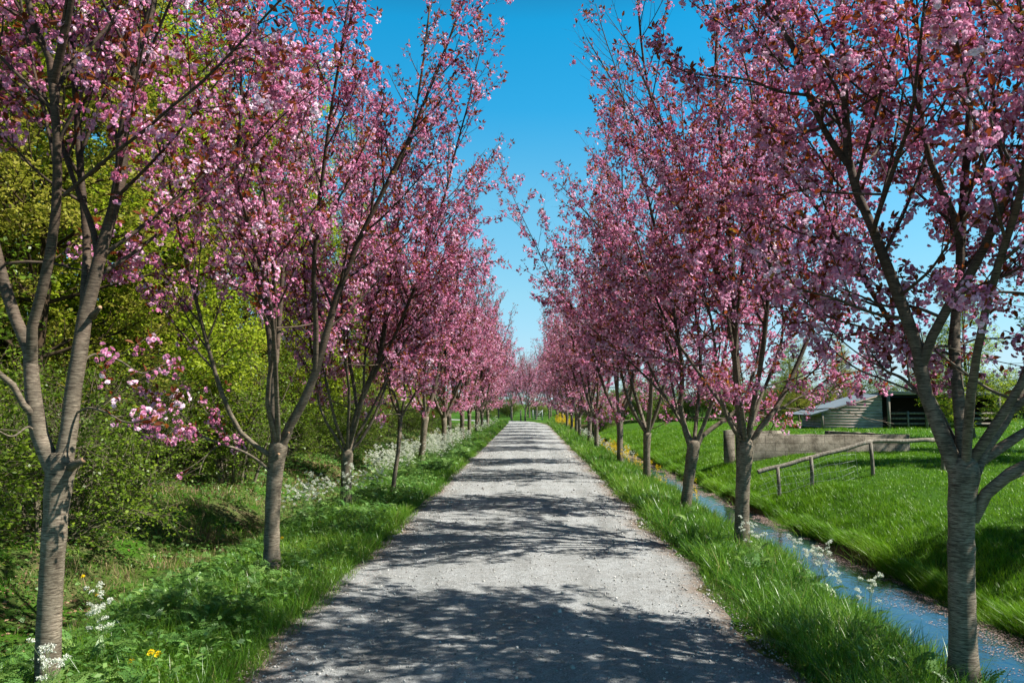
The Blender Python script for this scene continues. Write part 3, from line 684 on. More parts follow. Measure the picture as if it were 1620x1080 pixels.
# --- left row, nearest
hand_tree('cherry_tree', 'nearest cherry tree at the left edge, banded trunk forking into two leaning limbs', G(-2.96, 4.95),
    [(74, 1140, .085), (75, 1080, .072), (77, 1000, .070), (82, 900, .070), (88, 820, .071), (92, 770, .078), (97, 738, .082), (97, 715, .055)],
    [([(88, 750), (66, 700), (56, 655), (50, 600), (46, 550), (34, 515), (12, 480), (-4, 400), (-30, 320), (-40, 200)], .056, .026, .25, True),
     ([(50, 575), (46, 540), (57, 495), (75, 425), (88, 340), (91, 250), (86, 160), (80, 98), (60, 55), (42, -5)], .036, .018, -.35, True),
     ([(86, 130), (96, 85), (106, 40), (114, -5), (120, -60)], .022, .016, -.3, True),
     ([(88, 160), (100, 120), (150, 65), (216, -4), (270, -60)], .016, .010, .5, True),
     ([(98, 745), (108, 690), (114, 630), (124, 570), (134, 500), (150, 440), (166, 375), (190, 290), (193, 225), (205, 150), (221, 80), (240, 15), (250, -60)], .056, .024, .45, True),
     ([(132, 500), (136, 430), (138, 385), (130, 300), (122, 190), (116, 100), (114, 30), (110, -40)], .03, .018, .9, True),
     ([(154, 400), (145, 355), (122, 300), (100, 235), (84, 190)], .022, .013, .3, True),
     ([(100, 310), (165, 255), (200, 228), (232, 204), (270, 170), (330, 120)], .012, .008, -.5, True),
     ([(118, 655), (140, 645), (168, 652), (200, 668), (238, 662)], .008, .004, -.25, False),
     ([(128, 575), (150, 560), (185, 568), (225, 590), (262, 575)], .008, .004, .3, False),
     ([(60, 690), (45, 675), (20, 690), (-5, 680)], .008, .004, -.2, False),
     ([(62, 665), (40, 645), (20, 608), (-8, 585), (-50, 540)], .025, .013, -.2, True)],
    101, 0, .8, 1.38, 7.0, 0, sk=(6, 2.2, 4.2, 1.2), stubs=[((112, 738, 4.93), (132, 727, 4.86), .02), ((146, 500, 5.1), (158, 486, 5.03), .015)], group=GL,
    keep=lambda p: (p[:, 2] > 2.15) | (p[:, 0] > -2.75) | (np.sin(p[:, 1] * 31) > .1))
hand_tree('cherry_tree', 'second cherry tree from the front on the left, with a long low flowering branch', G(-2.66, 8.4),
    [(430, 945, .105), (430, 905, .094), (430, 850, .078), (432, 790, .078), (436, 740, .082), (440, 708, .095), (441, 695, .06)],
    [([(437, 715), (433, 660), (433, 600), (428, 540), (420, 485), (400, 412), (380, 330), (371, 255), (364, 185), (367, 75), (372, -20)], .05, .016, .5, True),
     ([(442, 715), (456, 678), (480, 635), (496, 598), (512, 545), (530, 478), (550, 425), (570, 375), (600, 315), (640, 235), (668, 170)], .055, .016, -.3, True),
     ([(434, 725), (405, 705), (378, 680), (352, 625), (330, 552), (311, 478), (295, 415), (280, 350), (268, 290)], .028, .012, -.8, True),
     ([(432, 610), (440, 540), (446, 450), (455, 360), (470, 250), (480, 130), (490, 40)], .03, .014, 1.2, True),
     ([(498, 595), (500, 520), (496, 430), (505, 330), (520, 200), (540, 80)], .03, .013, -1.0, True),
     ([(434, 752), (408, 728), (380, 712), (345, 700), (320, 690), (280, 680), (230, 664)], .016, .006, -.9, False),
     ([(352, 702), (335, 712), (322, 728), (314, 752)], .006, .003, -.1, False),
     ([(322, 690), (300, 672), (282, 650)], .006, .003, -.2, False)],
    102, 0, 1.0, .92, 7.3, 2, sk=(8, 1.9, 4.2, 1.5), stubs=[((437, 726, 8.34), (441, 718, 8.30), .017), ((450, 698, 8.38), (457, 684, 8.33), .014)], group=GL, l2len=1.3, keep=lambda p: (p[:, 2] > 1.85) | (p[:, 0] > -3.1) | (vnoise(p[:, 0] * 5, p[:, 2] * 6) > .12))
hand_tree('cherry_tree', 'third full grown cherry tree in the left row, blossom hanging low over white flowers', G(-3.1, 13.6),
    [(548, 830, .11), (547, 800, .105), (548, 750, .088), (549, 722, .10), (550, 708, .07)],
    [([(549, 722), (556, 685), (566, 650), (585, 600), (603, 555), (612, 480), (620, 400), (628, 320), (650, 220), (668, 110), (680, 10)], .06, .014, -.4, True),
     ([(566, 655), (560, 610), (550, 550), (548, 470), (556, 380), (570, 260), (575, 120)], .035, .014, .8, True),
     ([(588, 600), (620, 540), (650, 470), (680, 390), (705, 305), (724, 225), (742, 160)], .03, .010, -1.2, True),
     ([(548, 722), (530, 690), (508, 650), (498, 590), (486, 500), (480, 400)], .03, .012, -1.0, True),
     ([(552, 715), (575, 690), (600, 640), (625, 560), (650, 470), (690, 380), (728, 325), (765, 300)], .03, .006, .8, False)],
    103, 1, 1.3, 1.25, 8.2, 4, group=GL)
# --- right row, nearest
hand_tree('cherry_tree', 'nearest cherry tree at the right edge, dark thick trunk with a limb curving right', G(2.82, 5.2),
    [(1526, 1130, .10), (1525, 1080, .095), (1523, 1000, .079), (1521, 900, .077), (1521, 830, .079), (1523, 780, .083), (1526, 745, .092), (1527, 722, .06)],
    [([(1520, 760), (1508, 722), (1486, 680), (1466, 630), (1456, 570), (1445, 530), (1424, 475), (1400, 412), (1376, 350), (1356, 305), (1341, 250), (1337, 175), (1335, 100), (1330, 0), (1325, -80)], .052, .016, .5, True),
     ([(1344, 262), (1322, 235), (1303, 203), (1276, 145), (1261, 90), (1232, 36), (1212, -5), (1200, -60)], .024, .014, .3, True),
     ([(1525, 755), (1520, 665), (1515, 615), (1509, 540), (1511, 500), (1519, 425), (1525, 300), (1531, 225), (1535, 120), (1532, 0)], .045, .02, .9, True),
     ([(1514, 480), (1520, 400), (1508, 338), (1480, 280), (1461, 215), (1455, 165), (1459, 60), (1437, 8)], .028, .013, -.3, True),
     ([(1458, 580), (1472, 538), (1500, 485), (1540, 425), (1575, 352), (1590, 300), (1622, 258), (1670, 190)], .034, .02, -.4, True),
     ([(1536, 760), (1560, 705), (1585, 672), (1602, 640), (1625, 590), (1650, 500), (1668, 400)], .04, .024, .3, True),
     ([(1530, 235), (1560, 205), (1600, 150), (1640, 90)], .018, .010, .5, True),
     ([(1380, 372), (1392, 330), (1420, 250), (1440, 190), (1450, 120)], .018, .009, -.8, True),
     ([(1538, 822), (1553, 792), (1570, 768), (1592, 752), (1624, 733), (1680, 700)], .042, .026, -.2, True),
     ([(1550, 730), (1610, 690), (1690, 640), (1780, 560), (1850, 440)], .034, .014, .3, True),
     ([(1600, 650), (1700, 560), (1790, 430), (1850, 300)], .026, .012, -.5, True),
     ([(1575, 765), (1660, 730), (1760, 690), (1880, 640)], .022, .008, .6, True),
     ([(1470, 640), (1430, 600), (1400, 585), (1380, 560)], .014, .006, .6, False)],
    201, 0, 1.16, 1.52, 7.2, 3, sk=(46, 1.6, 4.0, 1.3), group=GR, l2len=1.5)
hand_tree('cherry_tree', 'second cherry tree from the front in the right row, straight trunk standing before the stream', G(2.68, 10.0),
    [(1173, 905, .11), (1174, 870, .104), (1174, 810, .086), (1176, 750, .088), (1179, 710, .10), (1180, 695, .07)],
    [([(1177, 712), (1170, 650), (1165, 595), (1163, 535), (1160, 450), (1154, 360), (1146, 270), (1138, 200), (1133, 110), (1135, 30), (1137, -40)], .055, .015, .2, True),
     ([(1165, 590), (1150, 500), (1130, 420), (1112, 340), (1088, 270), (1062, 220), (1036, 175), (1020, 110), (1012, 40), (1008, -10)], .03, .010, -.5, True),
     ([(1160, 470), (1120, 400), (1070, 320), (1035, 255), (1000, 180), (970, 130), (928, 60)], .022, .006, .3, False),
     ([(1183, 712), (1200, 680), (1222, 655), (1240, 622), (1262, 575), (1290, 500), (1310, 410), (1325, 300), (1335, 180)], .042, .014, .4, True),
     ([(1224, 654), (1254, 634), (1284, 618), (1320, 594), (1383, 582), (1420, 560)], .016, .007, .3, False),
     ([(1182, 700), (1192, 640), (1206, 560), (1215, 470), (1222, 370), (1230, 250), (1215, 120), (1200, 20)], .036, .014, -.7, True),
     ([(1176, 700), (1150, 660), (1135, 600), (1128, 520), (1105, 430), (1090, 360)], .026, .010, -.9, True)],
    202, 0, 1.2, 1.6, 7.6, 3, group=GR, keep=lambda p: ~((p[:, 0] > 3.9) & (p[:, 2] < 2.6 + .3 * np.sin(p[:, 0] * 9))))
hand_tree('cherry_tree', 'third cherry tree in the right row, trunk leaning right and forking into three spreading limbs', G(2.52, 13.3),
    [(1082, 842, .11), (1083, 818, .106), (1087, 780, .088), (1092, 740, .09), (1097, 708, .105), (1098, 696, .07)],
    [([(1094, 712), (1084, 680), (1076, 640), (1080, 590), (1074, 545), (1062, 470), (1040, 380), (1022, 300), (1000, 230), (985, 150)], .05, .012, -.2, True),
     ([(1100, 712), (1112, 688), (1140, 668), (1166, 648), (1190, 600), (1205, 530), (1212, 440)], .045, .014, .5, True),
     ([(1100, 705), (1118, 660), (1135, 610), (1150, 540), (1160, 450), (1160, 350), (1155, 240)], .04, .012, -.6, True),
     ([(1080, 600), (1050, 520), (1015, 450), (975, 390), (935, 345), (910, 318), (884, 290)], .024, .006, .5, False),
     ([(1097, 705), (1104, 640), (1108, 560), (1098, 470), (1095, 380), (1085, 280), (1080, 190)], .035, .012, 1.2, True)],
    203, 1, 1.3, 1.3, 8.0, 3, group=GR)

# --- generic cherry trees for the rest of the rows
def generic_cherry(seed, lod, H, spread, zfork, rt, nl, dens, label, group):
    rng = np.random.default_rng(seed); lean = rng.normal(0, .05, 2)
    tp = [np.array([lean[0] * z, lean[1] * z, z]) + [.012 * math.sin(z * 5 + seed), 0, 0] for z in np.linspace(-.25, zfork, 6)]
    tr = [rt * 1.5, rt * 1.18, rt, rt * .96, rt * 1.0, rt * 1.12]
    gw = Geo(); trunk_tube(gw, tp, tr, rng, 12, 16); L = []
    for k in range(nl):
        az = k * 6.283 / nl + rng.uniform(-.4, .4); sp = spread * rng.uniform(.6, 1.1); h = H * rng.uniform(.82, 1.05)
        c = tp[-1] - [0, 0, .05]; n = 7; pts = [c]
        for i in range(1, n):
            t = i / (n - 1); rr = sp * (t ** .75) * (.95 + .1 * math.sin(3 * t + k)); pts.append(np.array([c[0] + math.cos(az) * rr, c[1] + math.sin(az) * rr, c[2] + (h - c[2]) * t ** 1.1]) + rng.normal(0, .06, 3))
        L.append((np.array(pts), np.linspace(rt * .58, .007, n)))
        if rng.random() < .8:
            i = 2; q = pts[i]; az2 = az + rng.choice([-1, 1]) * .9; m = [q]
            for s in range(5): m.append(m[-1] + np.array([math.cos(az2) * .28, math.sin(az2) * .28, .62]) * spread / 2.2 + rng.normal(0, .05, 3))
            L.append((np.array(m), np.linspace(rt * .3, .006, 6)))
    skirt(L, rng, 22, zfork, zfork + H * .36, spread * .9)
    w_, fl, lf = cherry_crown(L, np.array([0, 0, 0.0]), rng, lod, dens, zfork * .85, 1.15)
    m = Geo(); off = gw.nv; m.v = gw.v + w_.v; m.lp = gw.lp + [x + off for x in w_.lp]; m.sz = gw.sz + w_.sz; m.t = gw.t + w_.t; m.nv = gw.nv + w_.nv
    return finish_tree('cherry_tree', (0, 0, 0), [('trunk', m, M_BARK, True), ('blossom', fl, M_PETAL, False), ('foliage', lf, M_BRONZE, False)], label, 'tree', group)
A = generic_cherry(301, 1, 7.6, 2.1, 1.45, .095, 5, 1.15, 'a', GL); B = generic_cherry(302, 1, 7.9, 1.9, 1.3, .09, 5, 1.15, 'b', GL)
C = generic_cherry(303, 2, 7.8, 2.2, 1.4, .10, 6, 1.15, 'c', GL); D = generic_cherry(304, 2, 7.4, 2.0, 1.2, .09, 5, 1.15, 'd', GR)
S = generic_cherry(305, 1, 4.6, 1.0, 1.55, .042, 4, .95, 's', GL)
used = set()
def put(src, x, y, rz, sc, label, group):
    b = tuple(G(x, y))
    if src.name in used: return dup(src, b, rz, sc, label, group)
    used.add(src.name); src.location = b; src.rotation_euler = (0, 0, rz); src.scale = (sc,) * 3; tag(src, label, None, group); return src
def place(*a): LATE.append(a)
LATE = []
# (the source is moved for its first use only after every copy list is known)
rows = [
 (S, -2.6, 15.6, 0.4, 1.0, 'slim young cherry tree with a thin leaning trunk in the left row', GL),
 (A, -3.0, 22.6, 1.2, 1.0, 'left row cherry tree rising from the near end of the white flower bank', GL),
 (B, -2.9, 27.6, 2.4, 1.0, 'left row cherry tree with v-shaped trunk at the middle of the white flower bank', GL),
 (A, -3.05, 32.0, 4.0, .95, 'left row cherry tree at the far end of the white flower bank', GL),
 (C, -2.9, 36.0, 0.2, 1.0, 'left row cherry tree just past the white flower bank', GL),
 (D, -3.0, 41.5, 1.0, 1.05, 'second left row cherry tree past the white flower bank', GL),
 (C, -2.95, 46.0, 2.0, .95, 'third left row cherry tree past the white flower bank', GL),
 (D, -3.0, 52.0, 3.0, 1.0, 'fourth left row cherry tree past the white flower bank', GL),
 (C, -2.9, 58.0, 4.1, .95, 'fifth left row cherry tree past the white flower bank', GL),
 (D, -3.2, 65.5, 5.0, .9, 'last tree but one of the left row, small in the distance', GL),
 (C, -4.4, 73.0, 5.6, .85, 'last cherry tree of the left row where the lane bends left', GL),
 (B, 2.75, 18.9, 0.8, .94, 'fourth cherry tree of the right row, beside the stream and first yellow flowers', GR),
 (A, 2.7, 23.6, 3.1, 1.0, 'fifth cherry tree of the right row, yellow flowers at its foot', GR),
 (B, 2.6, 30.5, 4.3, 1.0, 'sixth cherry tree of the right row, its trunk standing where the stream disappears', GR),
 (C, 2.65, 35.2, 2.9, .9, 'seventh cherry tree of the right row, slimmer than the one in front', GR),
 (D, 2.55, 39.5, .3, .95, 'eighth cherry tree of the right row', GR),
 (C, 2.6, 43.5, 1.3, 1.0, 'ninth cherry tree of the right row, before the yellow flower bank', GR),
 (D, 2.6, 48.5, 2.2, 1.0, 'tenth cherry tree of the right row, inside the yellow flower bank', GR),
 (C, 2.6, 54.0, 3.7, .95, 'eleventh cherry tree of the right row, inside the yellow flower bank', GR),
 (D, 2.6, 60.5, 4.6, .95, 'twelfth cherry tree of the right row, at the far end of the yellow flowers', GR),
 (C, 2.5, 67.5, 5.2, .9, 'thirteenth and last tree of the straight right row', GR),
 (D, 2.1, 79.0, .9, .98, 'small pink cherry tree right of the pale field gate', 'cherry trees beyond the bend of the lane'),
 (C, .9, 87.0, 1.9, .98, 'small pink cherry tree directly behind the pale field gate', 'cherry trees beyond the bend of the lane'),
 (D, -.3, 84.0, 2.7, .98, 'small pink cherry tree left of the pale field gate', 'cherry trees beyond the bend of the lane'),
 (C, -1.9, 92.5, 3.5, .98, 'small pink cherry tree left of centre in the clump beyond the bend', 'cherry trees beyond the bend of the lane'),
 (D, 4.2, 90.0, 4.4, .98, 'small pink cherry tree right of centre in the clump beyond the bend', 'cherry trees beyond the bend of the lane'),
 (C, -3.6, 99.0, 1.4, .86, 'small pink cherry tree furthest left beyond the bend', 'cherry trees beyond the bend of the lane'),
 (D, 6.8, 96.0, 2.1, .86, 'small pink cherry tree furthest right beyond the bend', 'cherry trees beyond the bend of the lane'),
 (D, 3.0, 104.0, 0.7, 1.05, 'tall pink cherry tree behind the right half of the clump beyond the bend', 'cherry trees beyond the bend of the lane'),
 (C, -2.4, 107.0, 3.9, 1.05, 'tall pink cherry tree behind the left half of the clump beyond the bend', 'cherry trees beyond the bend of the lane'),
 (C, .2, 98.0, 5.1, 1.0, 'rearmost pink cherry tree in the middle of the clump beyond the bend', 'cherry trees beyond the bend of the lane'),
]
for r in rows: put(*r)
# orchard trees standing in the meadow just outside the picture: their shade lies on the grass

# ------------------------------------------------------------------ woodland
def broadleaf(name, seed, H, rt, spread, z0, mat, leaf, dens, stems=1, ngl=26, up=.25, label='t', cat='tree', thin=1.0, lod=1):
    rng = np.random.default_rng(seed); gw = Geo(); L = []
    for s in range(stems):
        if stems == 1: tp = [np.array([.25 * math.sin(z * .35 + seed), .2 * math.cos(z * .3 + seed), z]) for z in np.linspace(-.3, H, 9)]
        else:
            az = s * 6.283 / stems + rng.uniform(-.5, .5); o = rng.uniform(.1, .5); ln = rng.uniform(.25, .6) * spread
            tp = [np.array([math.cos(az) * (o + ln * (z / H) ** 1.2), math.sin(az) * (o + ln * (z / H) ** 1.2), z * rng.uniform(.92, 1.0)]) for z in np.linspace(0, H * rng.uniform(.6, 1), 6)]
        a, _ = resample(np.column_stack([tp, np.linspace(rt, rt * .12, len(tp))]), 18); gw.tubes(a[None, :, :3], a[None, :, 3], 10 if stems == 1 else 5)
        m = ngl if stems == 1 else max(3, ngl // stems)
        for k in range(m):
            t = z0 / H + (1 - z0 / H) * (k + rng.random()) / m; p = a[int(t * 17), :3]; az = rng.uniform(0, 6.283)
            ln = spread * (1 - .65 * t) * rng.uniform(.6, 1.1) * (1 if stems == 1 else .8); v = np.array([math.cos(az), math.sin(az), rng.uniform(.15, .8)]); v = norm(v); pts = [p]
            for i in range(5): pts.append(pts[-1] + v * ln / 5); v = norm(v + rng.normal(0, .14, 3) + [0, 0, up * .3])
            L.append((np.array(pts), np.linspace(rt * .28 * (1 - .5 * t) + .006, .006, 6)))
    Q0 = []; R0 = []
    for pts, rad in L: a, _ = resample(np.column_stack([pts, rad]), 12); Q0.append(a[:, :3]); R0.append(a[:, 3])
    Q0 = np.array(Q0); R0 = np.array(R0); gw.tubes(Q0, R0, 5, closed_end=False); c = np.zeros(3)
    p, T, t, r, LL = sample_paths(Q0, R0, .17 * thin, .12, rng); L2 = (.35 + .5 * LL * (1 - .6 * t)) * rng.uniform(.4, 1, len(t))
    Q1, R1 = shoots(p, T, L2, np.minimum(r * .6, .012), rng, (.5, 1.2), up * .6, c, .15, 5); gw.tubes(Q1, R1 * 1.0, 3, closed_end=False)
    p, T, t, r, LL = sample_paths(Q1, R1, .12 * thin, .15, rng); L3 = rng.uniform(.2, .6, len(t))
    Q2, R2 = shoots(p, T, L3, np.full(len(t), .004), rng, (.4, 1.2), up * .3, c, .1, 4); gw.tubes(Q2[:, ::3], R2[:, ::3], 3, closed_end=False)
    p, T, t, r, _ = sample_paths(Q2, R2, .085 / dens, .15, rng); q = sample_paths(Q1, R1, .16 / dens, .3, rng); p = np.vstack([p, q[0]]); T = np.vstack([T, q[1]])
    patch = vnoise(p[:, 0] * 1.1 + p[:, 2] * .9, p[:, 1] * 1.1 - p[:, 2] * .7); k = rng.random(len(p)) < np.clip(.75 + .7 * patch, .08, 1); p, T, patch = p[k], T[k], patch[k]
    nl = rng.integers(2, 6, len(p)); idx = np.repeat(np.arange(len(p)), nl); m = len(idx)
    D_ = norm(T[idx] * .5 + rng.normal(size=(m, 3)) * [1, 1, .5]); g = Geo()
    g.inst(LEAF_Q, frame_rot(D_, rng.normal(0, .6, m), rng.uniform(.7, 1.25, m) * leaf), p[idx] + D_ * .03, np.clip(.5 + .25 * patch[idx] + rng.normal(0, .2, m), 0, 1))
    print(name, 'leaves', m, 'twigs', len(Q2))
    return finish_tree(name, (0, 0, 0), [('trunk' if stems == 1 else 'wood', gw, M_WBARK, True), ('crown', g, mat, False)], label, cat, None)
W1 = broadleaf('woodland_tree', 401, 15.5, .20, 4.4, 1.2, M_SPRING, .09, 1.0, 1, 70, thin=1.0)
W2 = broadleaf('woodland_tree', 402, 16.5, .15, 3.6, 2.0, M_OLIVE, .08, .9, 1, 70, thin=1.0)
W3 = broadleaf('woodland_tree', 403, 11.0, .11, 3.4, 1.0, M_SPRING, .085, 1.0, 1, 60, thin=1.0)
H1 = broadleaf('woodland_shrub', 411, 3.4, .035, 2.0, .15, M_SHRUB, .06, .9, 9, 54, label='s', cat='shrub', thin=.7)
H2 = broadleaf('woodland_shrub', 412, 2.6, .03, 1.7, .1, M_SHRUB, .055, .95, 8, 50, label='s', cat='shrub', thin=.68)
H3 = broadleaf('woodland_shrub', 413, 4.6, .04, 2.2, .3, M_SPRING, .065, .7, 8, 44, label='s', cat='shrub', thin=.95)
rng = np.random.default_rng(77)
GW = 'tall spring trees of the wood left of the lane'; GS = 'shrubs along the edge of the wood'
wood = [(W1, -10.6, 15.6, .3, (1.0, 1.0, 1), 'tall woodland tree with pale thick trunk at the far left edge, behind the nearest cherry'),
        (W3, -8.2, 17.5, 2, 1, 'young yellow-green woodland tree seen between the first two left cherry trees')]
for i, (x, y) in enumerate([(-8.3, 13.5), (-9.2, 18.5), (-7.8, 24.5), (-9.0, 22), (-8.4, 28), (-9.2, 34), (-8.6, 41), (-9.5, 48), (-8.8, 56), (-11.5, 14), (-12.5, 20), (-12, 26), (-13, 33), (-12.5, 42), (-13, 52), (-16, 17), (-17, 24), (-17, 32), (-18, 42), (-11, 9), (-15, 11), (-21, 22), (-22, 32), (-9.5, 65), (-14, 62)]):
    src = (W2, W1, W3)[i % 3]
    wood.append((src, x + rng.normal(0, .3), y + rng.normal(0, .5), rng.uniform(0, 6.28), rng.uniform(.88, 1.06), 'bare-stemmed yellow-green tree deeper in the wood behind the left cherry row'))
for (src, x, y, rz, sc, lab) in wood:
    b = tuple(G(x, y)); r = dup(src, b, rz, sc, lab, GW)
sh = []
y = 8.5
while y < 66:
    sh.append((-7.4 + rng.normal(0, .35), y, 0)); sh.append((-9.6 + rng.normal(0, .5), y + 1, 1)); 
    if y < 40: sh.append((-12.5 + rng.normal(0, .8), y + .5, 1))
    y += 2.1 + y * .035
for i, (x, y, b) in enumerate(sh):
    src = (H1, H2)[i % 2] if b == 0 else (H3, H1)[i % 2]
    lab = 'leafy green shrub at the front of the wood, behind the left cherry row' if b == 0 else 'taller light green shrub under the woodland trees'
    dup(src, tuple(G(x, y)), rng.uniform(0, 6.28), rng.uniform(.8, 1.15), lab, GS if b == 0 else 'taller shrubs inside the wood')
# trees behind the shed and along the horizon
for (x, y, s, src) in [(22, 66, .42, W2), (27, 70, .40, W2), (33, 68, .45, W2), (18.5, 74, .45, W3), (38, 75, .45, W2), (44, 66, .42, W1), (30, 78, .5, W2), (24.5, 76, .45, W1)]:
    dup(src, tuple(G(x, y)), rng.uniform(0, 6.28), (s * 1.35, s * 1.35, s), 'olive green tree behind the wooden field shed', 'trees behind the shed')
for i, x in enumerate(np.arange(6, 60, 2.1)):
    dup((H1, H2, H1)[i % 3], tuple(G(x, 70 + rng.normal(0, 1.2) + .1 * x)), rng.uniform(0, 6.28), (1.5, 1.5, rng.uniform(1.15, 1.6)), 'green hedge bush in the hedgerow behind the wooden field shed', 'hedgerow behind the shed')
for i, x in enumerate(np.arange(-60, 110, 5.2)):
    dup((H3, H1)[i % 2], tuple(G(x + rng.normal(0, 1), 128 + rng.normal(0, 4) + .25 * abs(x))), rng.uniform(0, 6.28), (1.7, 1.7, rng.uniform(.8, 1.3)), 'dark hedge bush on the horizon beyond the fields', 'hedge bushes on the horizon')
for i, (x, y) in enumerate([(-5.5, 104), (-2.5, 106), (1.5, 108), (5, 107), (9, 106)]):
    dup((H2, H1)[i % 2], tuple(G(x, y)), rng.uniform(0, 6.28), (1.2, 1.2, .8), 'low dark bush behind the green field at the end of the lane', 'bushes at the end of the lane')
# the trees whose shade falls on the meadow
for (x, y, s) in [(15.8, 21.5, .72), (18.5, 26.0, .7), (10.8, 11.2, .6), (19, 35, .6)]:
    dup(W3, tuple(G(x, y)), rng.uniform(0, 6.28), (s * 1.3, s * 1.3, s), 'small meadow tree right of the picture', 'small trees in the meadow')
for o in (W1, W2, W3, H1, H2, H3):
    for c in KIDS[o.name]: bpy.data.objects.remove(c)
    bpy.data.objects.remove(o)

# ------------------------------------------------------------------ wild flowers
def parsley(seed, H, nst, mat_f, label, name, yellow=False):
    rng = np.random.default_rng(seed); gs, gf, gl = Geo(), Geo(), Geo(); q = tmpl([[[-.5, -.5, 0], [.5, -.5, .05], [.5, .5, 0], [-.5, .5, .05]]])
    for s in range(nst):
        az = rng.uniform(0, 6.28); ln = rng.uniform(.1, .35); h = H * rng.uniform(.75, 1.05)
        pts = np.array([[math.cos(az) * ln * t ** 1.3 + .02 * s, math.sin(az) * ln * t ** 1.3, h * t] for t in np.linspace(0, 1, 6)])
        gs.tubes(pts[None], np.linspace(.004, .002, 6)[None], 4, closed_end=False)
        for t in np.r_[1.0, rng.uniform(.5, .95, 5)]:
            p = np.array([np.interp(t, np.linspace(0, 1, 6), pts[:, k]) for k in range(3)]); az = rng.uniform(0, 6.28)
            e = p + (np.array([math.cos(az) * .1, math.sin(az) * .1, .13]) * rng.uniform(.7, 1.4) if t < 1 else np.array([0, 0, .03]))
            gs.tubes(np.array([[p, (p + e) / 2 + [0, 0, -.008], e]]), np.array([[.002, .0016, .0012]]), 3, closed_end=False)
            m = 9
            if yellow:
                c = e + rng.normal(0, .022, (18, 3)) * [1, 1, 1.3]; gf.inst(q, rand_rot(rng, 18, .015), c, rng.random(18)); continue
            a2 = np.arange(m) * 6.283 / m + rng.random(); rr = np.where(np.arange(m) % 3 == 0, .010, .024) * rng.uniform(.8, 1.2)
            tl_ = rng.normal(0, .45, 2); tips = e + np.column_stack([np.cos(a2) * rr, np.sin(a2) * rr, .024 - rr * .35 + (np.cos(a2) * tl_[0] + np.sin(a2) * tl_[1]) * rr + rng.normal(0, .004, m)])
            gs.tubes(np.stack([np.broadcast_to(e, (m, 3)), (e + tips) / 2 - [0, 0, .003], tips], 1), np.full((m, 3), .0006), 3, closed_end=False)
            for tp_ in tips:
                k = 7; c = tp_ + rng.normal(0, .0065, (k, 3))
                M = rand_rot(rng, k, rng.uniform(.006, .009, k)); gf.inst(q, M, c, rng.random(k))
    n = 9 if not yellow else 5; az = rng.uniform(0, 6.28, n); el = rng.uniform(.2, .9, n)
    Dn = np.column_stack([np.cos(az) * np.cos(el), np.sin(az) * np.cos(el), np.sin(el)])
    gl.inst(FRONDS[seed % 3], frame_rot(Dn, rng.normal(0, .2, n), rng.uniform(.6, 1.1, n)), np.column_stack([rng.normal(0, .03, n), rng.normal(0, .03, n), rng.uniform(.02, H * .5, n)]), rng.random(n))
    return finish_tree(name, (0, 0, 0), [('stalk', gs, M_STEM, True), ('bloom', gf, mat_f, False), ('foliage', gl, M_WEED, False)], label, 'flower', None)
P1 = parsley(501, .85, 3, M_WHITE, 'p', 'cow_parsley'); P2 = parsley(502, .7, 3, M_WHITE, 'p', 'cow_parsley'); P3 = parsley(503, .95, 4, M_WHITE, 'p', 'cow_parsley')
Y1 = parsley(511, .8, 4, M_YEL, 'y', 'yellow_flower_plant', True); Y2 = parsley(512, .65, 4, M_YEL, 'y', 'yellow_flower_plant', True)
def fl(src, x, y, s, label, group): dup(src, tuple(G(x, y)), rng.uniform(0, 6.28), s, label, group)
for x, y in [(-2.6, 4.5), (-3.15, 4.75), (-2.75, 5.3)]: fl((P1, P2, P3)[int(y * 10) % 3], x, y, .62, 'white cow parsley round the foot of the nearest left cherry tree', 'cow parsley by the nearest left tree')
for x, y in [(2.42, 8.6), (2.74, 8.0)]: fl(P2 if y < 8.5 else P1, x, y, .72, 'white cow parsley in front of the second right cherry tree, above the stream', 'cow parsley above the stream')
for x, y in [(2.85, 7.8), (2.95, 7.2)]: fl(P2, x, y, .75, 'cow parsley leaning over the stream right of the second right cherry tree', 'cow parsley leaning over the stream')
for x, y in [(-3.1, 11.9), (-3.3, 12.3), (-3.5, 12.6), (-3.3, 13.0), (-3.7, 13.2), (-2.9, 12.8), (-2.8, 13.6), (-2.6, 13.9), (-3.6, 12.0)]: fl((P1, P2, P3)[int(x * -10) % 3], x, y, .85, 'white cow parsley around the third left cherry trunk', 'cow parsley round the third left tree')
for k in range(95):
    y = rng.uniform(17.0, 33); x = rng.uniform(-3.7, -2.25) if y > 18.5 else rng.uniform(-3.6, -2.7); fl((P1, P2, P3)[k % 3], x, y, rng.uniform(.7, 1.0), 'one of the white cow parsley plants massed on the left verge', 'bank of cow parsley on the left verge')
for k in range(30):
    fl((P1, P2, P3)[k % 3], rng.uniform(-3.6, -2.3), rng.uniform(32, 60), rng.uniform(.6, .9), 'thinly scattered white flower plant far along the left verge', 'scattered flowers far along the left verge')
for k in range(38):
    y = rng.uniform(53, 69); fl((Y1, Y2)[k % 2], rng.uniform(2.3, 3.4) , y, rng.uniform(.9, 1.25), 'one of the yellow flowering plants massed at the far right verge', 'bank of yellow flowers at the far right verge')
for k in range(12):
    y = rng.uniform(17, 36); fl((Y1, Y2)[k % 2], rng.uniform(2.7, 3.5), y, rng.uniform(.7, 1.0), 'single yellow flowering plant on the verge beside the stream', 'yellow flowers beside the stream')
for k in range(16):
    y = rng.uniform(22, 42); fl((P1, P2)[k % 2], rng.uniform(2.5, 3.4), y, rng.uniform(.6, .9), 'cream flowering plant among the yellow ones beside the stream', 'cream flowers beside the stream')
for x, y in [(5.55, 10.6), (5.75, 9.2), (5.85, 9.0)]: fl(Y2, x, y, .35, 'small yellow marsh flower at the foot of the meadow bank', 'yellow flowers under the meadow bank')
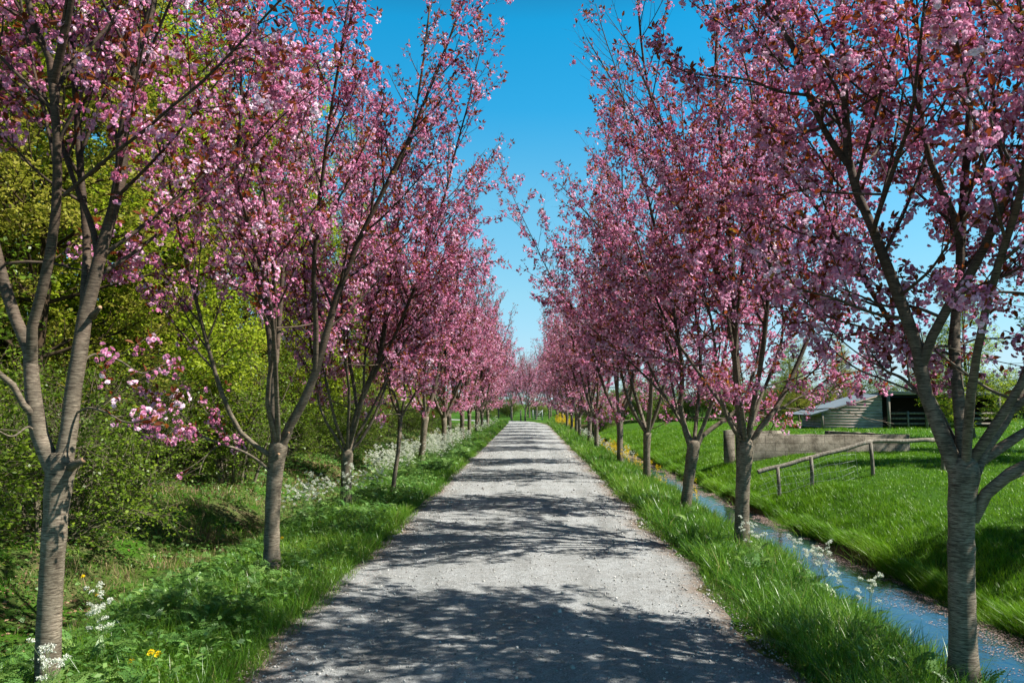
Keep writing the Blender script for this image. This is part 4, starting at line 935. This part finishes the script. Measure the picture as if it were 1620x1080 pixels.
for o in (P1, P2, P3, Y1, Y2):
    for c in KIDS[o.name]: bpy.data.objects.remove(c)
    bpy.data.objects.remove(o)
def dandelions():
    rr = np.random.default_rng(9); q = tmpl([[[-.5, -.5, 0], [.5, -.5, .1], [.5, .5, 0], [-.5, .5, .1]]])
    src = None
    for (x, y) in [(-2.35, 5.2), (-2.42, 5.25), (-2.5, 5.15), (-5.2, 9.8), (-5.6, 10.2), (-2.9, 11.3), (-3.0, 9.9), (-6.1, 8.4)]:
        if src is None:
            src = empty('dandelion', G(x, y), 'small yellow dandelion flower in the left verge', 'flower', 'dandelions in the left verge'); g = Geo(); g.tubes(np.array([[[0, 0, 0], [0.005, 0, .09], [0, 0, .18]]]), np.full((1, 3), .002), 4); a = g.obj('stem', M_STEM, src)
            g = Geo(); g.inst(q, rand_rot(rr, 26, .02), np.array([0, 0, .185]) + rr.normal(0, .008, (26, 3)) * [1, 1, .4], rr.random(26)); b = g.obj('flower_head', M_YEL, src); KIDS[src.name] = [a, b]
        else: dup(src, tuple(G(x, y)), 0, rr.uniform(.8, 1.1))
dandelions()

# ------------------------------------------------------------------ shed, wall, fence, gate
def shed():
    x0, x1, y0, y1 = 17.4, 20.9, 48.0, 51.6; zg = float(zt(18.5, 48)) - .02
    zl, zr = zg + 1.0, zg + 2.02          # eave heights at the low left side and the high right side of the lean-to
    root = empty('field_shed', (x0, y0, zg), 'low weathered clapboard shed with sloping blue-grey sheet roof behind the block wall', 'shed'); o = np.array([x0, y0, zg]); g = Geo(); n = 8
    def fin(g, name, mat, par=root, sm=False):
        for v in g.v: v -= o.astype(np.float32)
        return g.obj(name, mat, par, sm)
    for k in range(12):  # front boards, cut to the slope of the roof
        z = zg + k * .168; 
        if z > zr - .1: break
        xs = x0 if z + .15 < zl else x0 + (z + .15 - zl) / (zr - zl) * (x1 - x0)
        if xs < x1 - .15: box(g, ((xs + x1) / 2, y0 - .012 * (k % 2) , z + .08), (x1 - xs, .03, .15), Matrix.Rotation(.10, 3, 'X'), .5)
    V = [[x0, y0 + .03, zg], [x1, y0 + .03, zg], [x1, y0 + .03, zr - .02], [x0, y0 + .03, zl - .02]]
    g.add(V, [0, 1, 2, 3], [4]); fin(g, 'front_wall', M_BOARD)
    g = Geo()
    for k in range(6): box(g, (x0 - .01 * (k % 2), (y0 + y1) / 2, zg + .08 + k * .168), (.03, y1 - y0 - .05, .15), Matrix.Rotation(-.1, 3, 'Y'))
    g.add([[x0 + .03, y0, zg], [x0 + .03, y1, zg], [x0 + .03, y1, zl - .02], [x0 + .03, y0, zl - .02]], [0, 1, 2, 3], [4]); fin(g, 'side_wall', M_BOARD)
    g = Geo(); box(g, (x0 - .02, y0 - .03, zg + .49), (.11, .09, .98)); fin(g, 'corner_post', M_FENCE)
    g = Geo(); g.add([[x0, y1, zg], [x1, y1, zg], [x1, y1, zr], [x0, y1, zl]], [0, 1, 2, 3], [4]); fin(g, 'rear_wall', M_BOARD)
    g = Geo(); sl = (zr - zl) / (x1 - x0); m = 46; ov = .75; xs = np.linspace(x0 - ov, x1 + .05, 2); ys = np.linspace(y0 - .12, y1 + .3, m * 2)
    top = np.array([[x, y, zl + .03 + sl * (x - x0) + .012 * math.sin(i * math.pi / 2)] for x in xs for i, y in enumerate(ys)]).reshape(2, -1, 3); k = len(ys); i = np.arange(k - 1)
    g.add(np.concatenate([top[0], top[1]]), np.stack([i, i + k, i + k + 1, i + 1], -1), np.full(k - 1, 4)); bot = top.copy(); bot[..., 2] -= .03
    g.add(np.concatenate([bot[0], bot[1]]), np.stack([i, i + 1, i + k + 1, i + k], -1), np.full(k - 1, 4)); fin(g, 'roof', M_TIN)
    g = Geo(); beam(g, (x0 - ov, y0 - .1, zl - .03 + sl * -ov), (x1, y0 - .1, zr - .03), .03, .06); fin(g, 'barge_board', M_BOARD)
    # open fronted part to the right
    xr = 27.5; g = Geo(); V = [[x1 - .1, y0 - .75, zr + .16], [xr, y0 - .75, zr + .10], [xr, y1 + .4, zr - .15], [x1 - .1, y1 + .4, zr - .1]]
    g.add(V + [[a, b, c - .05] for a, b, c in V], [0, 1, 2, 3, 7, 6, 5, 4, 0, 4, 5, 1, 1, 5, 6, 2, 3, 2, 6, 7, 0, 3, 7, 4], [4] * 6); fin(g, 'flat_roof', M_TIN)
    g = Geo(); box(g, ((x1 + xr) / 2, y0 - .68, zr + .03), (xr - x1, .05, .12)); fin(g, 'roof_fascia', M_BOARD)
    g = Geo(); g.add([[x1, y1, zg], [xr, y1, zg], [xr, y1, zr], [x1, y1, zr]], [0, 1, 2, 3], [4]); g.add([[xr, y0, zg], [xr, y1, zg], [xr, y1, zr], [xr, y0, zr]], [0, 1, 2, 3], [4]); g.add([[x1 + .03, y0, zg], [x1 + .03, y1, zg], [x1 + .03, y1, zr], [x1 + .03, y0, zr]], [0, 1, 2, 3], [4])
    fin(g, 'stall_walls', M_DARK)
    for x in (x1 + .12, 23.2, 25.4, 27.4):
        g = Geo(); box(g, (x, y0 - .6, zg + 1.0), (.14, .14, 2.0)); fin(g, 'post', M_FENCE)
    for z in (.3, .6, .9):
        g = Geo(); box(g, ((x1 + xr) / 2, y0 - .35, zg + z), (xr - x1 - .3, .04, .12)); fin(g, 'stall_rail', M_FENCE)
    for x in (22.2, 23.9):
        g = Geo(); box(g, (x, y0 - .42, zg + .5), (.09, .08, 1.05)); fin(g, 'rail_post', M_FENCE)
shed()
def wall():
    x0, x1, y0, y1 = 7.0, 12.4, 27.4, 26.6
    z0 = float(zt(9.5, 27)) - .15; root = empty('block_wall', (x0, y0, z0), 'low stained concrete block wall in the meadow in front of the shed', 'wall')
    rr = np.random.default_rng(4)
    def seg(xa, ya, xb, yb, ztop, th, name):
        d = norm(np.array([xb - xa, yb - ya])); L = math.hypot(xb - xa, yb - ya); c = np.array([(xa + xb) / 2 - x0, (ya + yb) / 2 - y0]); g = Geo(); n = int(L / .31) + 2
        R_ = np.array(Matrix.Rotation(math.atan2(d[1], d[0]), 3, 'Z')); V = []
        for i in range(n):
            u = -L / 2 + L * i / (n - 1); w = th / 2; zt_ = ztop + .012 * rr.normal()
            V += [[u, -w + .004 * rr.normal(), -.2], [u, -w + .004 * rr.normal(), zt_], [u, w, zt_], [u, w, -.2]]
        V = np.array(V) @ R_.T + np.array([c[0], c[1], 0]); F = []
        for i in range(n - 1):
            for k in range(3): F += [i * 4 + k, (i + 1) * 4 + k, (i + 1) * 4 + k + 1, i * 4 + k + 1]
        e = (n - 1) * 4; F += [0, 1, 2, 3, e + 3, e + 2, e + 1, e]; g.add(V, F, [4] * (3 * (n - 1) + 2))
        return g.obj(name, M_BLOCK, root)
    seg(x0, y0, x1, y1, .80, .2, 'long_wall'); seg(12.42, 26.72, 11.2, 30.5, .80, .2, 'return_wall'); seg(7.2, 27.75, 8.6, 27.6, .9, .2, 'raised_blocks')
    seg(6.7, 27.8, 7.05, 27.75, .9, .3, 'end_block')
wall()
def fence():
    D = 20.0; tops = [P(1200, 746, D), P(1283, 724, D + .2), P(1378, 698, D + .6), P(1476, 696, D + .9), P(1512, 697, D + 1.0)]
    root = empty('wooden_fence', (tops[0][0], D, float(zt(tops[0][0], D))), 'grey timber rail fence with sagging wire mesh running down the meadow to the stream', 'fence'); o = np.array(root.location)
    def fin(g, name, mat, par=root, sm=False):
        for v in g.v: v -= o.astype(np.float32)
        return g.obj(name, mat, par, sm)
    for a, b in zip(tops[:-1], tops[1:]):
        g = Geo(); v = b - a; L = np.linalg.norm(v); Q = np.array([a + v * t + [0, 0, .012 * math.sin(t * 9)] for t in np.linspace(-.01, 1.01, 8)]); 
        g.tubes(Q[None], np.full((1, 8), .055) * (1 + .05 * np.sin(np.arange(8) * 2.0)), 8); fin(g, 'rail', M_FENCE, sm=True)
    for (tp, bt) in [((1230, 738), (1234, 805)), ((1283, 722), (1285, 778)), ((1377, 700), (1381, 748)), ((1490, 697), (1492, 740))]:
        a = P(*tp, D + .05); b = P(*bt, D + .05); b[2] = min(b[2], float(zt(b[0], b[1])) - .1); g = Geo(); g.tubes(np.array([[b, (a + b) / 2 + [.01, 0, 0], a]]), np.array([[.05, .047, .045]]), 8); fin(g, 'post', M_FENCE, sm=True)
    g = Geo(); a = P(1208, 803, D - .1); b = P(1256, 787, D - .1); beam(g, a, b, .05, .15); fin(g, 'bottom_board', M_FENCE)
    g = Geo(); rr = np.random.default_rng(6); paths = []
    for s in np.linspace(0, 1, 14):
        t = P(1202 + s * 150, 748 - s * 40, D - .04); bo = P(1208 + s * 150 + 12 * (1 - s), 800 - s * 40, D - .04); bo[2] = max(bo[2], float(zt(bo[0], bo[1]))); m = (t + bo) / 2 + [rr.normal(0, .05), .03, 0]
        a, _ = resample(np.array([t, m, bo]), 8); paths.append(a)
    for s in np.linspace(.15, .95, 5):
        q = [P(1202 + u * 150, (748 - u * 40) * (1 - s) + (800 - u * 40) * s + 2.5 * math.sin(u * 13 + s * 5), D - .045) for u in np.linspace(0, 1, 8)]; paths.append(np.array(q))
    g.tubes(np.array(paths), np.full((len(paths), 8), .0025), 4); fin(g, 'wire_mesh', M_WIRE)
fence()
def gate():
    x, y = 1.0, 83.0; z = float(zt(x, y)); root = empty('field_gate', (x, y, z), 'small pale barred gate at the end of the lane under the far pink trees', 'gate')
    for dx in (-.48, .48):
        g = Geo(); box(g, (dx, 0, .55), (.08, .08, 1.1)); g.obj('gate_post', M_PALE, root)
    g = Geo()
    for k in range(5): box(g, (0, 0, .15 + k * .2), (.92, .03, .035))
    beam(g, (-.45, -.03, .1), (.45, -.03, 1.0), .03, .05); g.obj('bars', M_PALE, root)
    for i, (fx, fy) in enumerate([(-.7, 79.5), (-.25, 80.0), (-1.6, 81.0)]):
        g = Geo(); box(g, (0, 0, .5), (.13, .13, 1.15)); box(g, (0, 0, 1.09), (.16, .16, .04))
        o = g.obj('bollard_post', M_FENCE); o.location = G(fx, fy); tag(o, 'short dark timber post at the bend of the lane', 'post', 'short posts at the bend')
gate()
print('objects', len(bpy.data.objects), 'polys', sum(len(m.polygons) for m in bpy.data.meshes))
